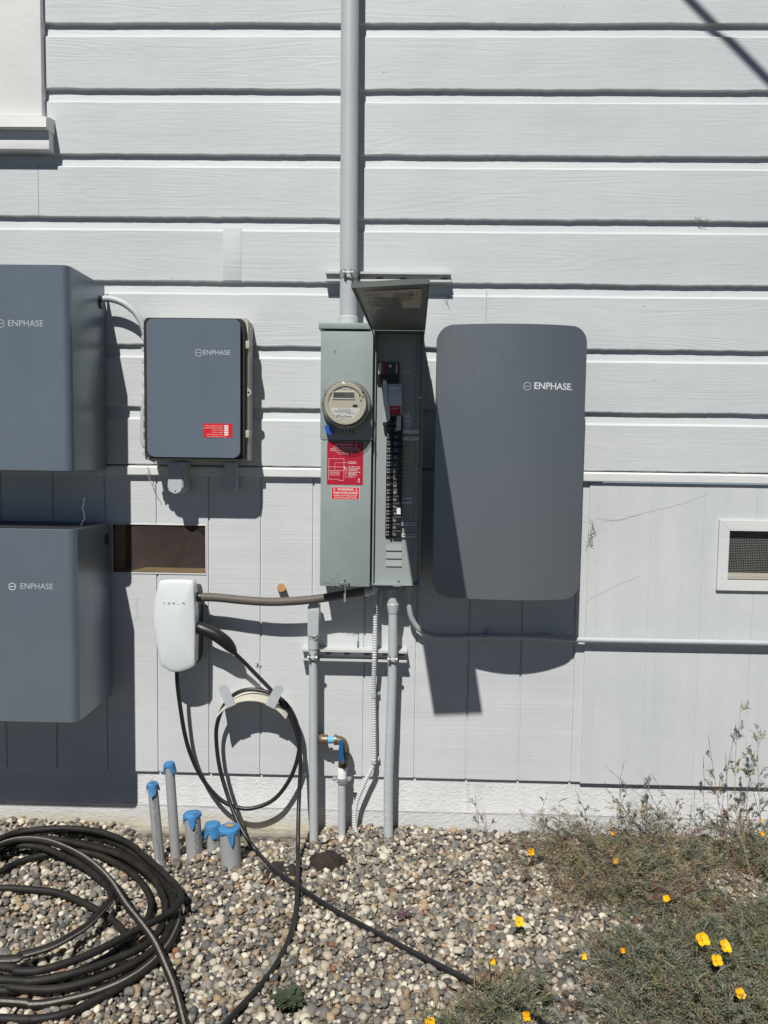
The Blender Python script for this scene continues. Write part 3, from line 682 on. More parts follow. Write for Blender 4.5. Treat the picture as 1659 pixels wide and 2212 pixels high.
T(stk, [(s, 0.0040, sx0 + 0.074, sz1 - H * (0.17 + 0.155 * i), 0.1689, dict(align='RIGHT')) for i, s in enumerate(('NOMINAL OPERATING AC VOLTAGE', 'NOMINAL OPERATING AC FREQUENCY', 'MAXIMUM AC POWER', 'MAXIMUM AC CURRENT', 'MAXIMUM OVERCURRENT DEVICE'))] + [('FOR AC MODULE PROTECTION PER CIRCUIT', 0.0036, sx0 + 0.05, sz0 + 0.003, 0.1689, dict())], M['white'])
for i in range(12):
    z = z1 - 0.028 - i * (z1 - z0 - 0.055) / 11; bm = bmesh.new()
    box(bm, x0 - 0.010, x0 + 0.004, -0.128, -0.104, z - 0.004, z + 0.004, 0.001); box(bm, x0 - 0.005, x0 + 0.003, -0.134, -0.116, z - 0.012, z - 0.004, 0.001)
    obj('hinge', bm, M['beige'], tC)
for fz in (0.815, 0.19):
    z = z0 + (z1 - z0) * fz; bm = bmesh.new(); box(bm, x1 - 0.006, x1 + 0.012, -0.136, -0.085, z - 0.014, z + 0.014, 0.003); obj('latch', bm, M['beige'], tC)
bm = bmesh.new(); zh = z0 + (z1 - z0) * 0.485
prism(bm, [(x1, zh - 0.02), (x1 + 0.016, zh - 0.004), (x1 + 0.016, zh + 0.005), (x1, zh + 0.02)], -0.122, -0.112); hs = obj('hasp', bm, M['beige'], tC)
bm = bmesh.new(); disc(bm, x1 + 0.007, zh, -0.1226, -0.122, 0.004); obj('hasp_hole', bm, M['ink'], hs)
# conduit bodies under the combiner box
def cbody(px, pt, pb, d, w, label, lean=0):
    p = P(px, (pt + pb) / 2, d); zt_, zb_ = P(px, pt, d).z, P(px, pb, d).z
    t = thing('conduit_body', label, 'conduit fitting', (p.x, 0, zb_))
    bm = bmesh.new(); o_ = []
    for i in range(13): o_.append((p.x + w * math.cos(rad(180 + 15 * i)), zb_ + w + w * math.sin(rad(180 + 15 * i))))
    o_ += [(p.x + w, zt_), (p.x - w, zt_)]
    fs = prism(bm, o_, -d, 0.0); bmesh.ops.bevel(bm, geom=list(fs[0].edges), offset=0.004, segments=3, affect='EDGES'); obj('body', bm, M['conduit'], t)
    bm = bmesh.new(); q = w * 0.86; o_ = [(p.x + q * math.cos(rad(180 + 15 * i)), zb_ + w + q * math.sin(rad(180 + 15 * i))) for i in range(13)]
    zt2 = zt_ - 0.02; o_ += [(p.x + q * math.cos(rad(15 * i)), zt2 - q + q * math.sin(rad(15 * i))) for i in range(13)]
    fs = prism(bm, o_, -d - 0.004, -d); bmesh.ops.bevel(bm, geom=list(fs[0].edges), offset=0.0012, segments=2, affect='EDGES'); cv = obj('cover_plate', bm, M['conduit'], t)
    bm = bmesh.new(); disc(bm, p.x, zb_ + w * 0.55, -d - 0.006, -d - 0.004, 0.003, 10); obj('screw', bm, M['steel'], cv)
    return t, p.x, zt_, zb_
_, bx, bz1, _ = cbody(379, 998, 1069, 0.10, 0.030, 'left of two painted conduit elbows under the combiner box, its tip in sunlight')
_, bx2, bz2, _ = cbody(497, 998, 1066, 0.045, 0.024, 'right of two painted conduit elbows under the combiner box, fully in shade')
# white conduit from upper cabinet to combiner box
bm = bmesh.new(); pz = P(208, 650, 0.06)
pts = [Vector((xrU - 0.01, -0.055, P(212, 647, 0.055).z)), P(240, 646, 0.058), P(270, 657, 0.06), P(296, 680, 0.06), P(311, 712, 0.058), P(318, 745, 0.056), P(320, 765, 0.056)]
tube(bm, smooth_pts(pts, 8), 0.0125, 16); tag(obj('curved_conduit', bm, M['conduit']), 'short curved white conduit joining the upper battery cabinet and the combiner box', 'conduit')
bm = bmesh.new(); tube(bm, smooth_pts([P(313, 860, 0.03), P(309, 880, 0.03), P(308, 940, 0.03), P(312, 962, 0.03), P(325, 970, 0.03)], 6), 0.009, 12)
tag(obj('wire_guard', bm, M['conduit']), 'thin painted wire cover hugging the lower left side of the combiner box', 'wire cover')

# ------------------------------------------------------------------ service panel
tP = thing('breaker_cabinet', 'sage green electrical cabinet with its long breaker door raised open', 'electrical cabinet', (-0.1, 0, 0.98))
Dm, Dr, Dd = 0.152, 0.125, 0.098
mx0, mx1, mz0, mz1 = rect(690, 803, 712, 1267, Dm); mx0 = (P(688, 720, Dm).x + P(694, 1260, Dm).x) / 2
rx0 = mx1 + 0.002; rx1 = (P(916, 740, Dr).x + P(906, 1255, Dr).x) / 2; rz0, rz1 = P(860, 1265, Dr).z, P(860, 716, Dr).z
bm = bmesh.new(); box(bm, mx0 + 0.002, rx1, 0.001, -0.085, mz0 + 0.006, rz1 + 0.014, 0.003); obj('enclosure', bm, M['panel'], tP)
bm = bmesh.new(); zsp = P(745, 951, Dm).z
box(bm, mx0, mx1, -0.086, -Dm, zsp + 0.0006, mz1 - 0.004, 0.0025); box(bm, mx0 + 0.003, mx1 - 0.002, -0.086, -Dm + 0.002, mz0, zsp - 0.0012, 0.0025)
mc = obj('meter_cover', bm, M['panel'], tP)
bm = bmesh.new(); x0, x1, z0, z1 = rect(688, 800, 697, 711, Dm + 0.006); box(bm, x0, x1, -0.086, -Dm - 0.007, z0 + 0.001, z1, 0.003); obj('rain_lid', bm, M['panel'], tP)
# breaker compartment walls
bm = bmesh.new()
box(bm, rx1 - 0.004, rx1 + 0.002, -0.086, -Dr, rz0, rz1); box(bm, rx0, rx0 + 0.008, -0.086, -Dr + 0.006, rz0, rz1); box(bm, rx0 + 0.0085, rx1 - 0.0045, -0.086, -Dr, rz0, rz0 + 0.004); box(bm, rx0 - 0.001, rx1 + 0.0018, -0.0862, -Dr + 0.0015, rz1 + 0.0002, rz1 + 0.0036)
box(bm, rx1 - 0.026, rx1 - 0.0045, -0.0862, -0.104, rz0 + 0.0045, rz1 - 0.0045, 0.001)
obj('compartment_rim', bm, M['panel'], tP)
bm = bmesh.new(); box(bm, rx0 + 0.0085, rx1 - 0.0265, -0.0862, -Dd, rz0 + 0.0045, rz1 - 0.0045)
for yy in (1159, 1176, 1193, 1210)[1:]:
    x0, x1, z0, z1 = rect(834, 868, yy, yy + 13, Dd); f = 0.0045
    a = [bm.verts.new(q) for q in ((x0, -Dd - 0.0002, z1), (x1, -Dd - 0.0002, z1), (x1, -Dd - f, z0), (x0, -Dd - f, z0), (x0, -Dd - 0.0002, z0), (x1, -Dd - 0.0002, z0))]
    bm.faces.new((a[0], a[3], a[2], a[1])); bm.faces.new((a[3], a[4], a[5], a[2])); bm.faces.new((a[0], a[4], a[3])); bm.faces.new((a[1], a[2], a[5]))
df = obj('deadfront', bm, M['panel2'], tP)
# door held up in the air
vdir = (RT * (1039 / 1.15732 - 829.5) + UP * (1106 - 1060 / 1.15732) + fwd * FPX).normalized()
hz = rz1 + 0.004; hx0, hx1 = P(807, 713, Dr).x, P(917, 714, Dr).x
LEN = 0.955
out = -vdir / abs(vdir.y) * LEN
a0, a1 = Vector((hx0 - 0.003, -Dr, hz)), Vector((hx1 + 0.002, -Dr, hz))
b0, b1 = a0 + out, a1 + out + Vector((0, 0, 0.012))
upn = (a1 - a0).cross(-out).normalized()
if upn.z < 0: upn = -upn
bm = bmesh.new()
def slab(q, t0, t1):
    lo = [bm.verts.new(p + upn * t0) for p in q]; hi = [bm.verts.new(p + upn * t1) for p in q]
    bm.faces.new(lo); bm.faces.new(list(reversed(hi)))
    for i in range(len(q)): bm.faces.new((lo[i], lo[(i + 1) % 4], hi[(i + 1) % 4], hi[i]))
slab([a0, a1, b1, b0], 0.0, 0.0015)
ex_ = (a1 - a0).normalized(); ey_ = out.normalized()
def flange(p, q, inward, h=-0.012):
    slab([p, q, q + inward * 0.0015, p + inward * 0.0015], h, -0.0002)
flange(a0, b0, ex_); flange(b1 , a1, -ex_); flange(b0 + ex_ * 0.002, b1 - ex_ * 0.002, -ey_)
dr = obj('door', bm, M['doorin'], tP, smooth=False)
def on_door(u, v, lift=-0.0006):      # u across 0..1, v outward 0..1
    return (a0 * (1 - u) + a1 * u) * (1 - v) + (b0 * (1 - u) + b1 * u) * v + upn * lift
bm = bmesh.new(); bm.faces.new([bm.verts.new(on_door(u, v)) for u, v in ((0.10, 0.55), (0.90, 0.55), (0.90, 0.87), (0.10, 0.87))]); pl = obj('paper_label', bm, M['paper'], dr, smooth=False)
bm = bmesh.new()
for i in range(9):
    for (ua, ub) in ((0.13, 0.44), (0.5, 0.68 if i < 4 else 0.86)):
        if random.random() < 0.8:
            v = 0.58 + i * 0.028; ue = ua + (ub - ua) * random.uniform(.6, 1); bm.faces.new([bm.verts.new(on_door(u, w, -0.0009)) for u, w in ((ua, v), (ue, v), (ue, v + 0.008), (ua, v + 0.008))])
for i in range(9): bm.faces.new([bm.verts.new(on_door(u, w, -0.0009)) for u, w in ((0.72 + i * 0.008, 0.76), (0.724 + i * 0.008, 0.76), (0.724 + i * 0.008, 0.83), (0.72 + i * 0.008, 0.83))])
bm.faces.new([bm.verts.new(on_door(u, w, -0.0009)) for u, w in ((0.83, 0.76), (0.84, 0.76), (0.84, 0.83), (0.83, 0.83))])
obj('printed_lines', bm, mat('faded_print', (0.13, 0.125, 0.11), 0.7), pl, smooth=False)

# breakers
def dpx(a, b, c, e, d, name, m, parent, th=0.0006, bev=0.0):
    x0, x1, z0, z1 = rect(a, b, c, e, d); return obj(name, B(x0, x1, -d, -d + th, z0, z1, bev=bev), m, parent)
bx0, bx1, _, _ = rect(834.5, 868.5, 900, 1160, Dd + 0.012)
ys_ = [905 + i * 15.0 for i in range(17)]
bm = bmesh.new(); x0, x1, z0, z1 = rect(834, 869, 899, 1161, Dd); box(bm, x0, x1, -Dd - 0.002, -Dd, z0, z1); bp = obj('breaker_slot', bm, M['ink'], tP)
for i, y in enumerate(ys_):
    zt_, zb_ = P(850, y + 0.6, Dd + .012).z, P(850, y + 14.2, Dd + .012).z; bm = bmesh.new()
    xm = bx0 + (bx1 - bx0) * 0.44
    box(bm, bx0, xm - 0.0004, -Dd - 0.002, -Dd - 0.010, zb_, zt_, 0.001); box(bm, xm, bx1, -Dd - 0.002, -Dd - 0.016, zb_, zt_, 0.0012)
    br = obj('circuit_breaker', bm, M['black_pl'], tP); hh = (zt_ - zb_)
    bm = bmesh.new()
    if i not in (8, 9):
        for f in (0.28, 0.72): box(bm, bx0 + 0.013, bx0 + 0.022, -Dd - 0.010, -Dd - 0.020, zb_ + hh * (f - 0.13), zb_ + hh * (f + 0.13), 0.0006)
    else: box(bm, bx0 + 0.013, bx0 + 0.022, -Dd - 0.010, -Dd - 0.020, zb_ + hh * 0.33, zb_ + hh * 0.66, 0.0006)
    obj('toggle', bm, M['black_pl'], br)
    bm = bmesh.new()
    for f in ((0.28, 0.72) if i not in (8, 9) else (0.5,)):
        box(bm, bx0 + 0.003, bx0 + 0.0055, -Dd - 0.0101, -Dd - 0.0104, zb_ + hh * (f - 0.11), zb_ + hh * (f + 0.11)); box(bm, bx0 + 0.0085, bx0 + 0.0115, -Dd - 0.0101, -Dd - 0.0104, zb_ + hh * (f - 0.08), zb_ + hh * (f + 0.08))
    x_ = xm + 0.002
    for q in range(4):
        if random.random() < 0.85: box(bm, x_ + 0.003 * q, x_ + 0.003 * q + 0.0012, -Dd - 0.0161, -Dd - 0.0164, zb_ + hh * 0.18, zb_ + hh * random.uniform(.45, .8))
    if i > 5:
        box(bm, xm + 0.001, bx1 - 0.001, -Dd - 0.0161, -Dd - 0.0164, zt_ - 0.0018, zt_ - 0.0010)
    obj('marking', bm, M['faint'] if i > 3 else M['pvc'], br, smooth=False)
dpx(857, 865.5, 1097, 1111, Dd + 0.0168, 'white_sticker', M['white'], tP)
# main breaker
bm = bmesh.new(); x0, x1, z0, z1 = rect(815, 862.5, 783, 828, Dd + 0.012); box(bm, x0, x1, -Dd - 0.012, -Dd, z0, z1, 0.001); mb = obj('main_breaker', bm, M['black_pl'], tP)
bm = bmesh.new(); x0, x1, z0, z1 = rect(824, 860, 784.5, 808, Dd + 0.014); box(bm, x0, x1, -Dd - 0.0138, -Dd - 0.0121, z0, z1, 0.0008); mf = obj('breaker_face', bm, mat('slate_plastic', (0.05, 0.055, 0.06), 0.5), mb)
dpx(826, 831.5, 785, 808, Dd + 0.0144, 'red_band', M['red'], mf); dpx(817.5, 824, 784, 808, Dd + 0.0128, 'rating_label', M['tape_white'], mb)
dpx(840, 846, 787.5, 793.5, Dd + 0.0146, 'rating_square', M['tape_white'], mf); dpx(855, 859, 785.5, 806, Dd + 0.0146, 'rating_strip', M['faint'], mf)
# interlock plate and slider
bm = bmesh.new(); x0, x1, z0, z1 = rect(817, 868, 829, 893, Dd + 0.018); xq = P(834, 860, Dd + .018).x
box(bm, xq, x1, -Dd - 0.018, -Dd - 0.0165, z0, z1, 0.0005); box(bm, xq + 0.012, x1 - 0.006, -Dd - 0.0205, -Dd - 0.0181, z1 - 0.022, z1 - 0.008, 0.0005); box(bm, xq, xq + 0.002, -Dd - 0.0164, -Dd, z0, z1); box(bm, x1 - 0.002, x1, -Dd - 0.0164, -Dd, z0, z1)
ip = obj('interlock_plate', bm, M['galv'], tP)
bm = bmesh.new(); pp = [(827, 821), (833, 821), (835.5, 826), (836, 856), (841, 880), (843, 903), (838, 912), (827, 912)]
q = [P(a, b, Dd + 0.03) for a, b in pp]; prism(bm, [(v.x, v.z) for v in q], -Dd - 0.030, -Dd - 0.0285); isl = obj('interlock_slider', bm, M['galv'], tP)
dpx(827, 838, 912, 920, Dd + 0.029, 'slider_foot', M['black_pl'], isl, th=0.02)
bm = bmesh.new()
for a, b in ((834.5, 858), (864, 858), (834.5, 871)):
    v = P(a, b, Dd + 0.031); disc(bm, v.x, v.z, -Dd - 0.035, -Dd - 0.0181, 0.0045, 10)
obj('bolt', bm, M['steel'], ip)
x0, x1, z0, z1 = rect(838, 865.5, 877, 896, Dd + 0.0212); bm = bmesh.new(); prism(bm, rrect(x0, x1, z0, z1, 0.003, 3), -Dd - 0.0212, -Dd - 0.0186); rl = obj('red_label', bm, M['red'], ip)
T(rl, [('WARNING', 0.006, (x0 + x1) / 2, z1 - 0.009, Dd + 0.0213), ('THE MAIN AND GENERATOR', 0.0032, (x0 + x1) / 2, z1 - 0.015, Dd + 0.0213), ('CANNOT BOTH BE ON', 0.0032, (x0 + x1) / 2, z1 - 0.019, Dd + 0.0213)][:1], M['white'])
# directory labels
def lab(a, b, c, e, m, s=None, size=0.01, ink='ink', name='directory_label', d=None, **k):
    d = d or Dd + 0.0008; o = dpx(a, b, c, e, d, name, m, tP)
    if s: x0, x1, z0, z1 = rect(a, b, c, e, d); T(o, [(s, size, (x0 + x1) / 2, (z0 + z1) / 2, d + 0.0001, k)], M[ink])
    return o
DL = 0.1062
lab(857, 866, 899, 929, M['tape_white'], None, d=Dd + 0.0172)
v = P(861.5, 914, Dd + 0.0175)
T(bp, [('2', 0.014, v.x, v.z + 0.015, Dd + 0.0174), ('1', 0.014, v.x, v.z, Dd + 0.0174), ('2', 0.014, v.x, v.z - 0.017, Dd + 0.0174)], M['ink'])
lab(870, 884.5, 892.5, 900.5, M['tape_white'], 'A/C', 0.014)
lab(869, 888, 901, 909.5, M['tape_white'], 'Gen#1', 0.0125); lab(869, 888, 910, 920, M['tape_white'], 'Gen#2', 0.0125)
lab(868.5, 884, 920.5, 927.5, M['tape_white'], 'A/C', 0.013)
lab(868, 905, 928.5, 937, M['tape_white'], d=DL); lab(868, 888, 937.6, 943, M['yellow_lab'], 'SPARE', 0.007, ink='pvcprint'); lab(868, 905, 943.4, 951.5, M['tape_white'], 'PUMP', 0.008, d=DL, ink='pvcprint')
lab(868, 888, 952.2, 957.5, M['yellow_lab'], 'DRYER', 0.007, ink='pvcprint')
lab(868, 887.5, 962, 1005.6, M['yellow_lab']); lab(867.5, 887, 1007, 1036, M['yellow_lab'])
x0, x1, z0, z1 = rect(868, 887.5, 962, 1036, Dd + 0.0009)
T(tP, [(s_, 0.0072, (x0 + x1) / 2, z1 - 0.006 - i * 0.0145, Dd + 0.0009) for i, s_ in enumerate(('LAUNDRY', 'LIGHTS', 'GARAGE', 'KITCHEN', 'PLUGS', 'BEDROOM', 'BATH', 'OUTSIDE', 'RANGE'))], M['pvcprint'])
lab(867.5, 887, 1041, 1048.5, M['yellow_lab'], 'WELL', 0.0075, ink='pvcprint'); lab(867.5, 887, 1056.5, 1064, M['yellow_lab'], 'WELL', 0.0075, ink='pvcprint')
lab(867, 890.5, 1075, 1088, M['tape_white'], 'HEAT', 0.0145, bold=0.0003)
lab(867, 900.5, 1128.5, 1135.5, M['tape_white'], 'CAR CHARGER', 0.0088, d=DL, bold=0.0002); lab(866.5, 900, 1153, 1160.5, M['tape_white'], 'CAR CHARGER', 0.0088, d=DL, bold=0.0002)
lab(866, 887, 801, 807, M['faint'], 'SERVICE', 0.006)

bm = bmesh.new()
for a, b, dd in ((861, 1255, Dd + .004), (800, 1262, Dm + .001)): pass
v = P(861, 1255, Dd + 0.003); disc(bm, v.x, v.z, -Dd - 0.004, -Dd, 0.004, 12); v = P(912, 858, Dr); disc(bm, v.x - 0.006, v.z, -0.107, -0.104, 0.004, 10)
v = P(741, 1262, Dm + .003); box(bm, v.x - 0.013, v.x + 0.013, -Dm - 0.004, -Dm + 0.001, v.z - 0.004, v.z + 0.004, 0.001); v = P(753, 1260, Dm); disc(bm, v.x, v.z, -Dm - 0.004, -Dm + 0.002, 0.0045, 10); v = P(745, 1253, Dm); disc(bm, v.x, v.z, -Dm - 0.002, -Dm + 0.002, 0.005, 10)
obj('screw', bm, M['steel'], tP)
bm = bmesh.new(); x0, x1, z0, z1 = rect(849, 866, 1259, 1267, Dr); box(bm, x0, x1, -Dr - 0.0015, -Dr + 0.001, z0, z1, 0.0008); obj('latch_tab', bm, M['panel2'], tP)
bm = bmesh.new(); v = P(745, 1264, Dm + 0.004); w = P(745, 1300, Dm + 0.004); tube(bm, [v, (v + w) / 2 + Vector((0.002, 0, 0)), w], 0.0016, 6); tube(bm, [(v + w) / 2, w], 0.0042, 8)
obj('seal_wire', bm, M['galv'], tP)
bm = bmesh.new(); v = P(837 - 98, 760, Dm); v = P(723.5, 760, Dm); box(bm, v.x - 0.0012, v.x + 0.0014, -Dm - 0.0004, -Dm + 0.001, v.z - 0.006, v.z + 0.006); obj('scratch', bm, M['ink'], tP)
# pale scuff arcs on the meter cover
bm = bmesh.new(); cc = P(743, 872, Dm)
def arc(bm, cx, cz, r, a0, a1, w, d, n=24):
    o = [(cx + r * math.cos(rad(a0 + (a1 - a0) * i / n)), cz + r * math.sin(rad(a0 + (a1 - a0) * i / n))) for i in range(n + 1)]
    q = [(cx + (r - w) * math.cos(rad(a0 + (a1 - a0) * i / n)), cz + (r - w) * math.sin(rad(a0 + (a1 - a0) * i / n))) for i in range(n + 1)]
    prism(bm, o + q[::-1], -d - 0.0003, -d)
arc(bm, cc.x - 0.003, cc.z + 0.012, 0.108, 40, 140, 0.0014, Dm); arc(bm, cc.x - 0.003, cc.z + 0.012, 0.104, 48, 128, 0.0010, Dm)
obj('scuff_mark', bm, mat('pale_scuff', (0.38, 0.43, 0.415), 0.6), mc, smooth=False)
# warning stickers
def zz(x, y): return 780 / 1.15732 + x * (180 / 995) / 1.15732, 900 / 1.15732 + y * (180 / 995) / 1.15732
def spt(x, y, d=Dm - 0.0012): return P(*zz(x, y), d)
dS = Dm - 0.0014
a, b = spt(210, 1128), spt(703, 1728)
s1 = obj('warning_sign', B(a.x, b.x, -dS, -dS + 0.0012 - 0.0003, b.z, a.z), M['red'], tP)
Wd = b.x - a.x; Hh = a.z - b.z; dt = dS + 0.0001
def fz(f): return a.z - Hh * f
cx = a.x + Wd * 0.5
T(s1, [('WARNING', 0.0115, cx - 0.004, fz(0.065), dt, dict(xs=1.15)), ('POWER TO THIS BUILDING IS ALSO', 0.0056, cx, fz(0.128), dt), ('SUPPLIED FROM THE FOLLOWING SOURCES', 0.0056, cx, fz(0.168), dt), ('WITH DISCONNECTS LOCATED AS SHOWN', 0.0056, cx, fz(0.208), dt),
       ('SYSTEM IS LOAD SIDE CONNECTED', 0.0042, cx, fz(0.252), dt), ('INVERTER AND BATTERY', 0.0042, cx, fz(0.283), dt)] +
  [(t_, 0.0046, a.x + Wd * 0.59, fz(f), dt, dict(align='LEFT', bold=0.0001)) for t_, f in (('SOLAR ARRAY', .465), ('ON ROOFTOP', .50), ('MAIN SERVICE PANEL', .583), ('SOLAR DISCONNECT', .625), ('COMBINER BOX', .66), ('SOLAR AND BATTERY', .705), ('DISCONNECT', .74), ('SMART SWITCH', .772), ('BATTERY 1-3', .818))] +
  [('N', 0.009, a.x + Wd * 0.885, fz(0.93), dt)], M['white'])
bm = bmesh.new()
def ln(pts, w=0.0008):
    for (u0_, v0_), (u1_, v1_) in zip(pts, pts[1:]):
        x0_, x1_ = sorted((a.x + Wd * u0_, a.x + Wd * u1_)); z0_, z1_ = sorted((fz(v0_), fz(v1_))); box(bm, x0_ - w / 2, x1_ + w / 2, -dt - 0.0001 - random.random() * 2e-5, -dS, z0_ - w / 2, z1_ + w / 2)
ln([(.05, .395), (.47, .395), (.47, .90), (.33, .90), (.33, .875), (.05, .875), (.05, .395)]); ln([(.05, .585), (.46, .585)]); ln([(.05, .67), (.46, .67)])
ln([(.22, .66), (.22, .485), (.57, .485)], 0.0006); ln([(.48, .588), (.57, .588)], .0006); ln([(.48, .605), (.53, .605), (.53, .64), (.57, .64)], .0006); ln([(.48, .62), (.55, .62), (.55, .735), (.57, .735)], .0006); ln([(.5, .64), (.52, .64), (.52, .818), (.57, .818)], .0006)
for i in range(7): ln([(.09 + .042 * i, .672), (.09 + .042 * i, .775)], .0007)
ln([(.09, .725), (.342, .725)], .0007); ln([(.09, .775), (.342, .775)], .0007)
ln([(.48, .58), (.48, .635)], .0022)
arrow = [(a.x + Wd * .885, fz(.835)), (a.x + Wd * .86, fz(.90)), (a.x + Wd * .885, fz(.885)), (a.x + Wd * .91, fz(.90))]; prism(bm, arrow, -dt - 0.0002, -dt)
def tri(bm, cx, cz, r, d, w=0.0009):
    p = [(cx + r * math.cos(rad(90 + 120 * i)), cz + r * math.sin(rad(90 + 120 * i))) for i in range(3)]; r2 = r - 2 * w; q = [(cx + r2 * math.cos(rad(90 + 120 * i)), cz + r2 * math.sin(rad(90 + 120 * i))) for i in range(3)]
    for i in range(3): prism(bm, [p[i], p[(i + 1) % 3], q[(i + 1) % 3], q[i]], -d - 0.0002, -d)
    box(bm, cx - w * .4, cx + w * .4, -d - 0.0002, -d, cz - r * 0.12, cz + r * .42); box(bm, cx - w * .4, cx + w * .4, -d - 0.0002, -d, cz - r * .3, cz - r * .2)
tri(bm, a.x + Wd * 0.80, fz(0.067), 0.0062, dt)
obj('site_diagram', bm, M['white'], s1, smooth=False)
a, b = spt(265, 1752), spt(655, 1933)
s2 = obj('warning_sign', B(a.x, b.x, -dS, -dS + 0.0009, b.z, a.z), M['white'], tP)
bm = bmesh.new(); i_ = 0.0012; prism(bm, rrect(a.x + i_, b.x - i_, b.z + i_, a.z - i_, 0.002, 3), -dS - 0.0002, -dS); obj('red_field', bm, M['red2'], s2, smooth=False)
Wd = b.x - a.x; Hh = a.z - b.z; cx = a.x + Wd / 2; dt = dS + 0.0003
T(s2, [('WARNING', 0.0125, cx, fz(0.20), dt, dict(bold=0.0002)), ('THREE POWER SOURCES', 0.0083, cx, fz(0.475), dt, dict(bold=0.0002)), ('SOURCES: UTILITY GRID, BATTERY', 0.0056, cx, fz(0.70), dt, dict(bold=0.0001)), ('AND PV SOLAR ELECTRIC SYSTEM', 0.0056, cx, fz(0.865), dt, dict(bold=0.0001))], M['white'])
bm = bmesh.new(); tri(bm, a.x + Wd * .11, fz(.2), 0.0062, dt); tri(bm, b.x - Wd * .11, fz(.2), 0.0062, dt); box(bm, a.x + Wd * .04, b.x - Wd * .04, -dt - 0.0002, -dt, fz(.345) - .0002, fz(.345) + .0002); box(bm, a.x + Wd * .04, b.x - Wd * .04, -dt - 0.0002, -dt, fz(.59) - .0002, fz(.59) + .0002); obj('warning_triangle', bm, M['white'], s2, smooth=False)

# ------------------------------------------------------------------ electricity meter
c = P(748, 874, Dm + 0.03); R0 = 0.0885
tM = thing('electric_meter', 'round glass-fronted electricity meter with grey display on the panel cover', 'meter', (c.x, -Dm, c.z))
bm = bmesh.new(); lathe_y(bm, c.x, c.z, [(R0 - 0.004, -Dm), (R0 + 0.001, -Dm - 0.004), (R0 + 0.002, -Dm - 0.02), (R0 - 0.002, -Dm - 0.026), (R0 - 0.010, -Dm - 0.027)], 56)
box(bm, c.x - 0.007, c.x - 0.002, -Dm - 0.026, -Dm - 0.002, c.z - R0 - 0.022, c.z - R0 + 0.006, 0.001); box(bm, c.x + 0.004, c.x + 0.009, -Dm - 0.026, -Dm - 0.002, c.z - R0 - 0.022, c.z - R0 + 0.006, 0.001)
tube(bm, [(c.x - 0.03, -Dm - 0.013, c.z - R0 - 0.013), (c.x + 0.034, -Dm - 0.013, c.z - R0 - 0.013)], 0.0035, 8)
obj('sealing_ring', bm, M['meterring'], tM)
Df = Dm + 0.078
bm = bmesh.new(); lathe_y(bm, c.x, c.z, [(R0 - 0.011, -Dm - 0.02), (R0 - 0.012, -Df + 0.02), (R0 - 0.0125, -Df + 0.006)], 56); obj('housing', bm, M['meterring'], tM)
bm = bmesh.new(); Rf = R0 - 0.013
lathe_y(bm, c.x, c.z, [(Rf, -Df + 0.02), (Rf, -Df + 0.003), (Rf - 0.002, -Df), (Rf - 0.012, -Df + 0.001), (Rf - 0.014, -Df + 0.006), (0, -Df + 0.006)], 56)
fc = obj('faceplate', bm, M['meterface'], tM)
df_ = Df - 0.006
def mz(x, y): return P(780 / 1.15732 + x * (180 / 995) / 1.15732, 900 / 1.15732 + y * (180 / 995) / 1.15732, df_)
def mrect(x0_, y0_, x1_, y1_, d0_, d1_, name, m, parent, bev=0.0003):
    p, q = mz(x0_, y0_), mz(x1_, y1_); return obj(name, B(p.x, q.x, -d1_, -d0_, q.z, p.z, bev), m, parent)
bz = mrect(284, 436, 598, 545, df_, df_ + 0.003, 'bezel', M['tape_white'], fc, 0.0008)
dp = mrect(294, 443, 588, 528, df_ + 0.003, df_ + 0.0033, 'display', M['lcd'], bz, 0)
p, q = mz(310, 458), mz(575, 515); zc = (p.z + q.z) / 2
bm = bmesh.new(); box(bm, p.x, p.x + 0.014, -df_ - 0.0036, -df_ - 0.0034, zc - 0.005, zc + 0.005); obj('segment_block', bm, mat('lcd_dark', (0.07, 0.075, 0.07), 0.4), dp, smooth=False)
T(dp, [('10885', 0.0125, p.x + 0.026, zc, df_ + 0.0034, dict(xs=0.75)), ('kWh', 0.005, q.x - 0.006, zc, df_ + 0.0034)], M['ink'])
mrect(326, 362, 560, 412, df_, df_ + 0.0004, 'bar_label', M['tape_white'], fc, 0)
p, q = mz(340, 392), mz(545, 408); bm = bmesh.new(); x = p.x
while x < q.x:
    w = random.choice((0.0004, 0.0008, 0.0011)); box(bm, x, x + w, -df_ - 0.0006, -df_ - 0.0004, q.z, p.z); x += w + random.choice((0.0005, 0.0009))
obj('barcode', bm, M['ink'], fc, smooth=False)
# lower white nameplate: a segment of the circle
p = mz(213, 660); cz0 = p.z; Rn = Rf - 0.016; pts = []
n0 = math.asin((cz0 - c.z) / Rn)
for i in range(25): t_ = math.pi - n0 + (math.pi + 2 * n0) * i / 24; pts.append((c.x + Rn * 0.92 * math.cos(t_) * 1.0, c.z + Rn * math.sin(t_)))
bm = bmesh.new(); prism(bm, pts, -df_ - 0.0006, -df_); npl = obj('nameplate', bm, M['tape_white'], fc, smooth=False)
def mt(x, y): v_ = mz(x, y); return v_.x, v_.z
T(npl, [('FOCUS AXR-SD', 0.0062, *mt(448, 684), df_ + 0.0007), ('FORM 2S CL200 240V 3W 60Hz TA30 Kh 7.2', 0.0036, *mt(430, 706), df_ + 0.0007, dict(bold=0.0001)), ('PG&E', 0.0045, *mt(370, 762), df_ + 0.0007, dict(bold=0.0001)), ('SmartMeter', 0.0118, *mt(442, 782), df_ + 0.0007, dict(xs=1.05)), ('100 299 131', 0.0034, *mt(440, 803), df_ + 0.0007), ('1000 487 332', 0.0034, *mt(270, 762), df_ + 0.0007), ('CA', 0.0034, *mt(268, 782), df_ + 0.0007)], M['ink'])
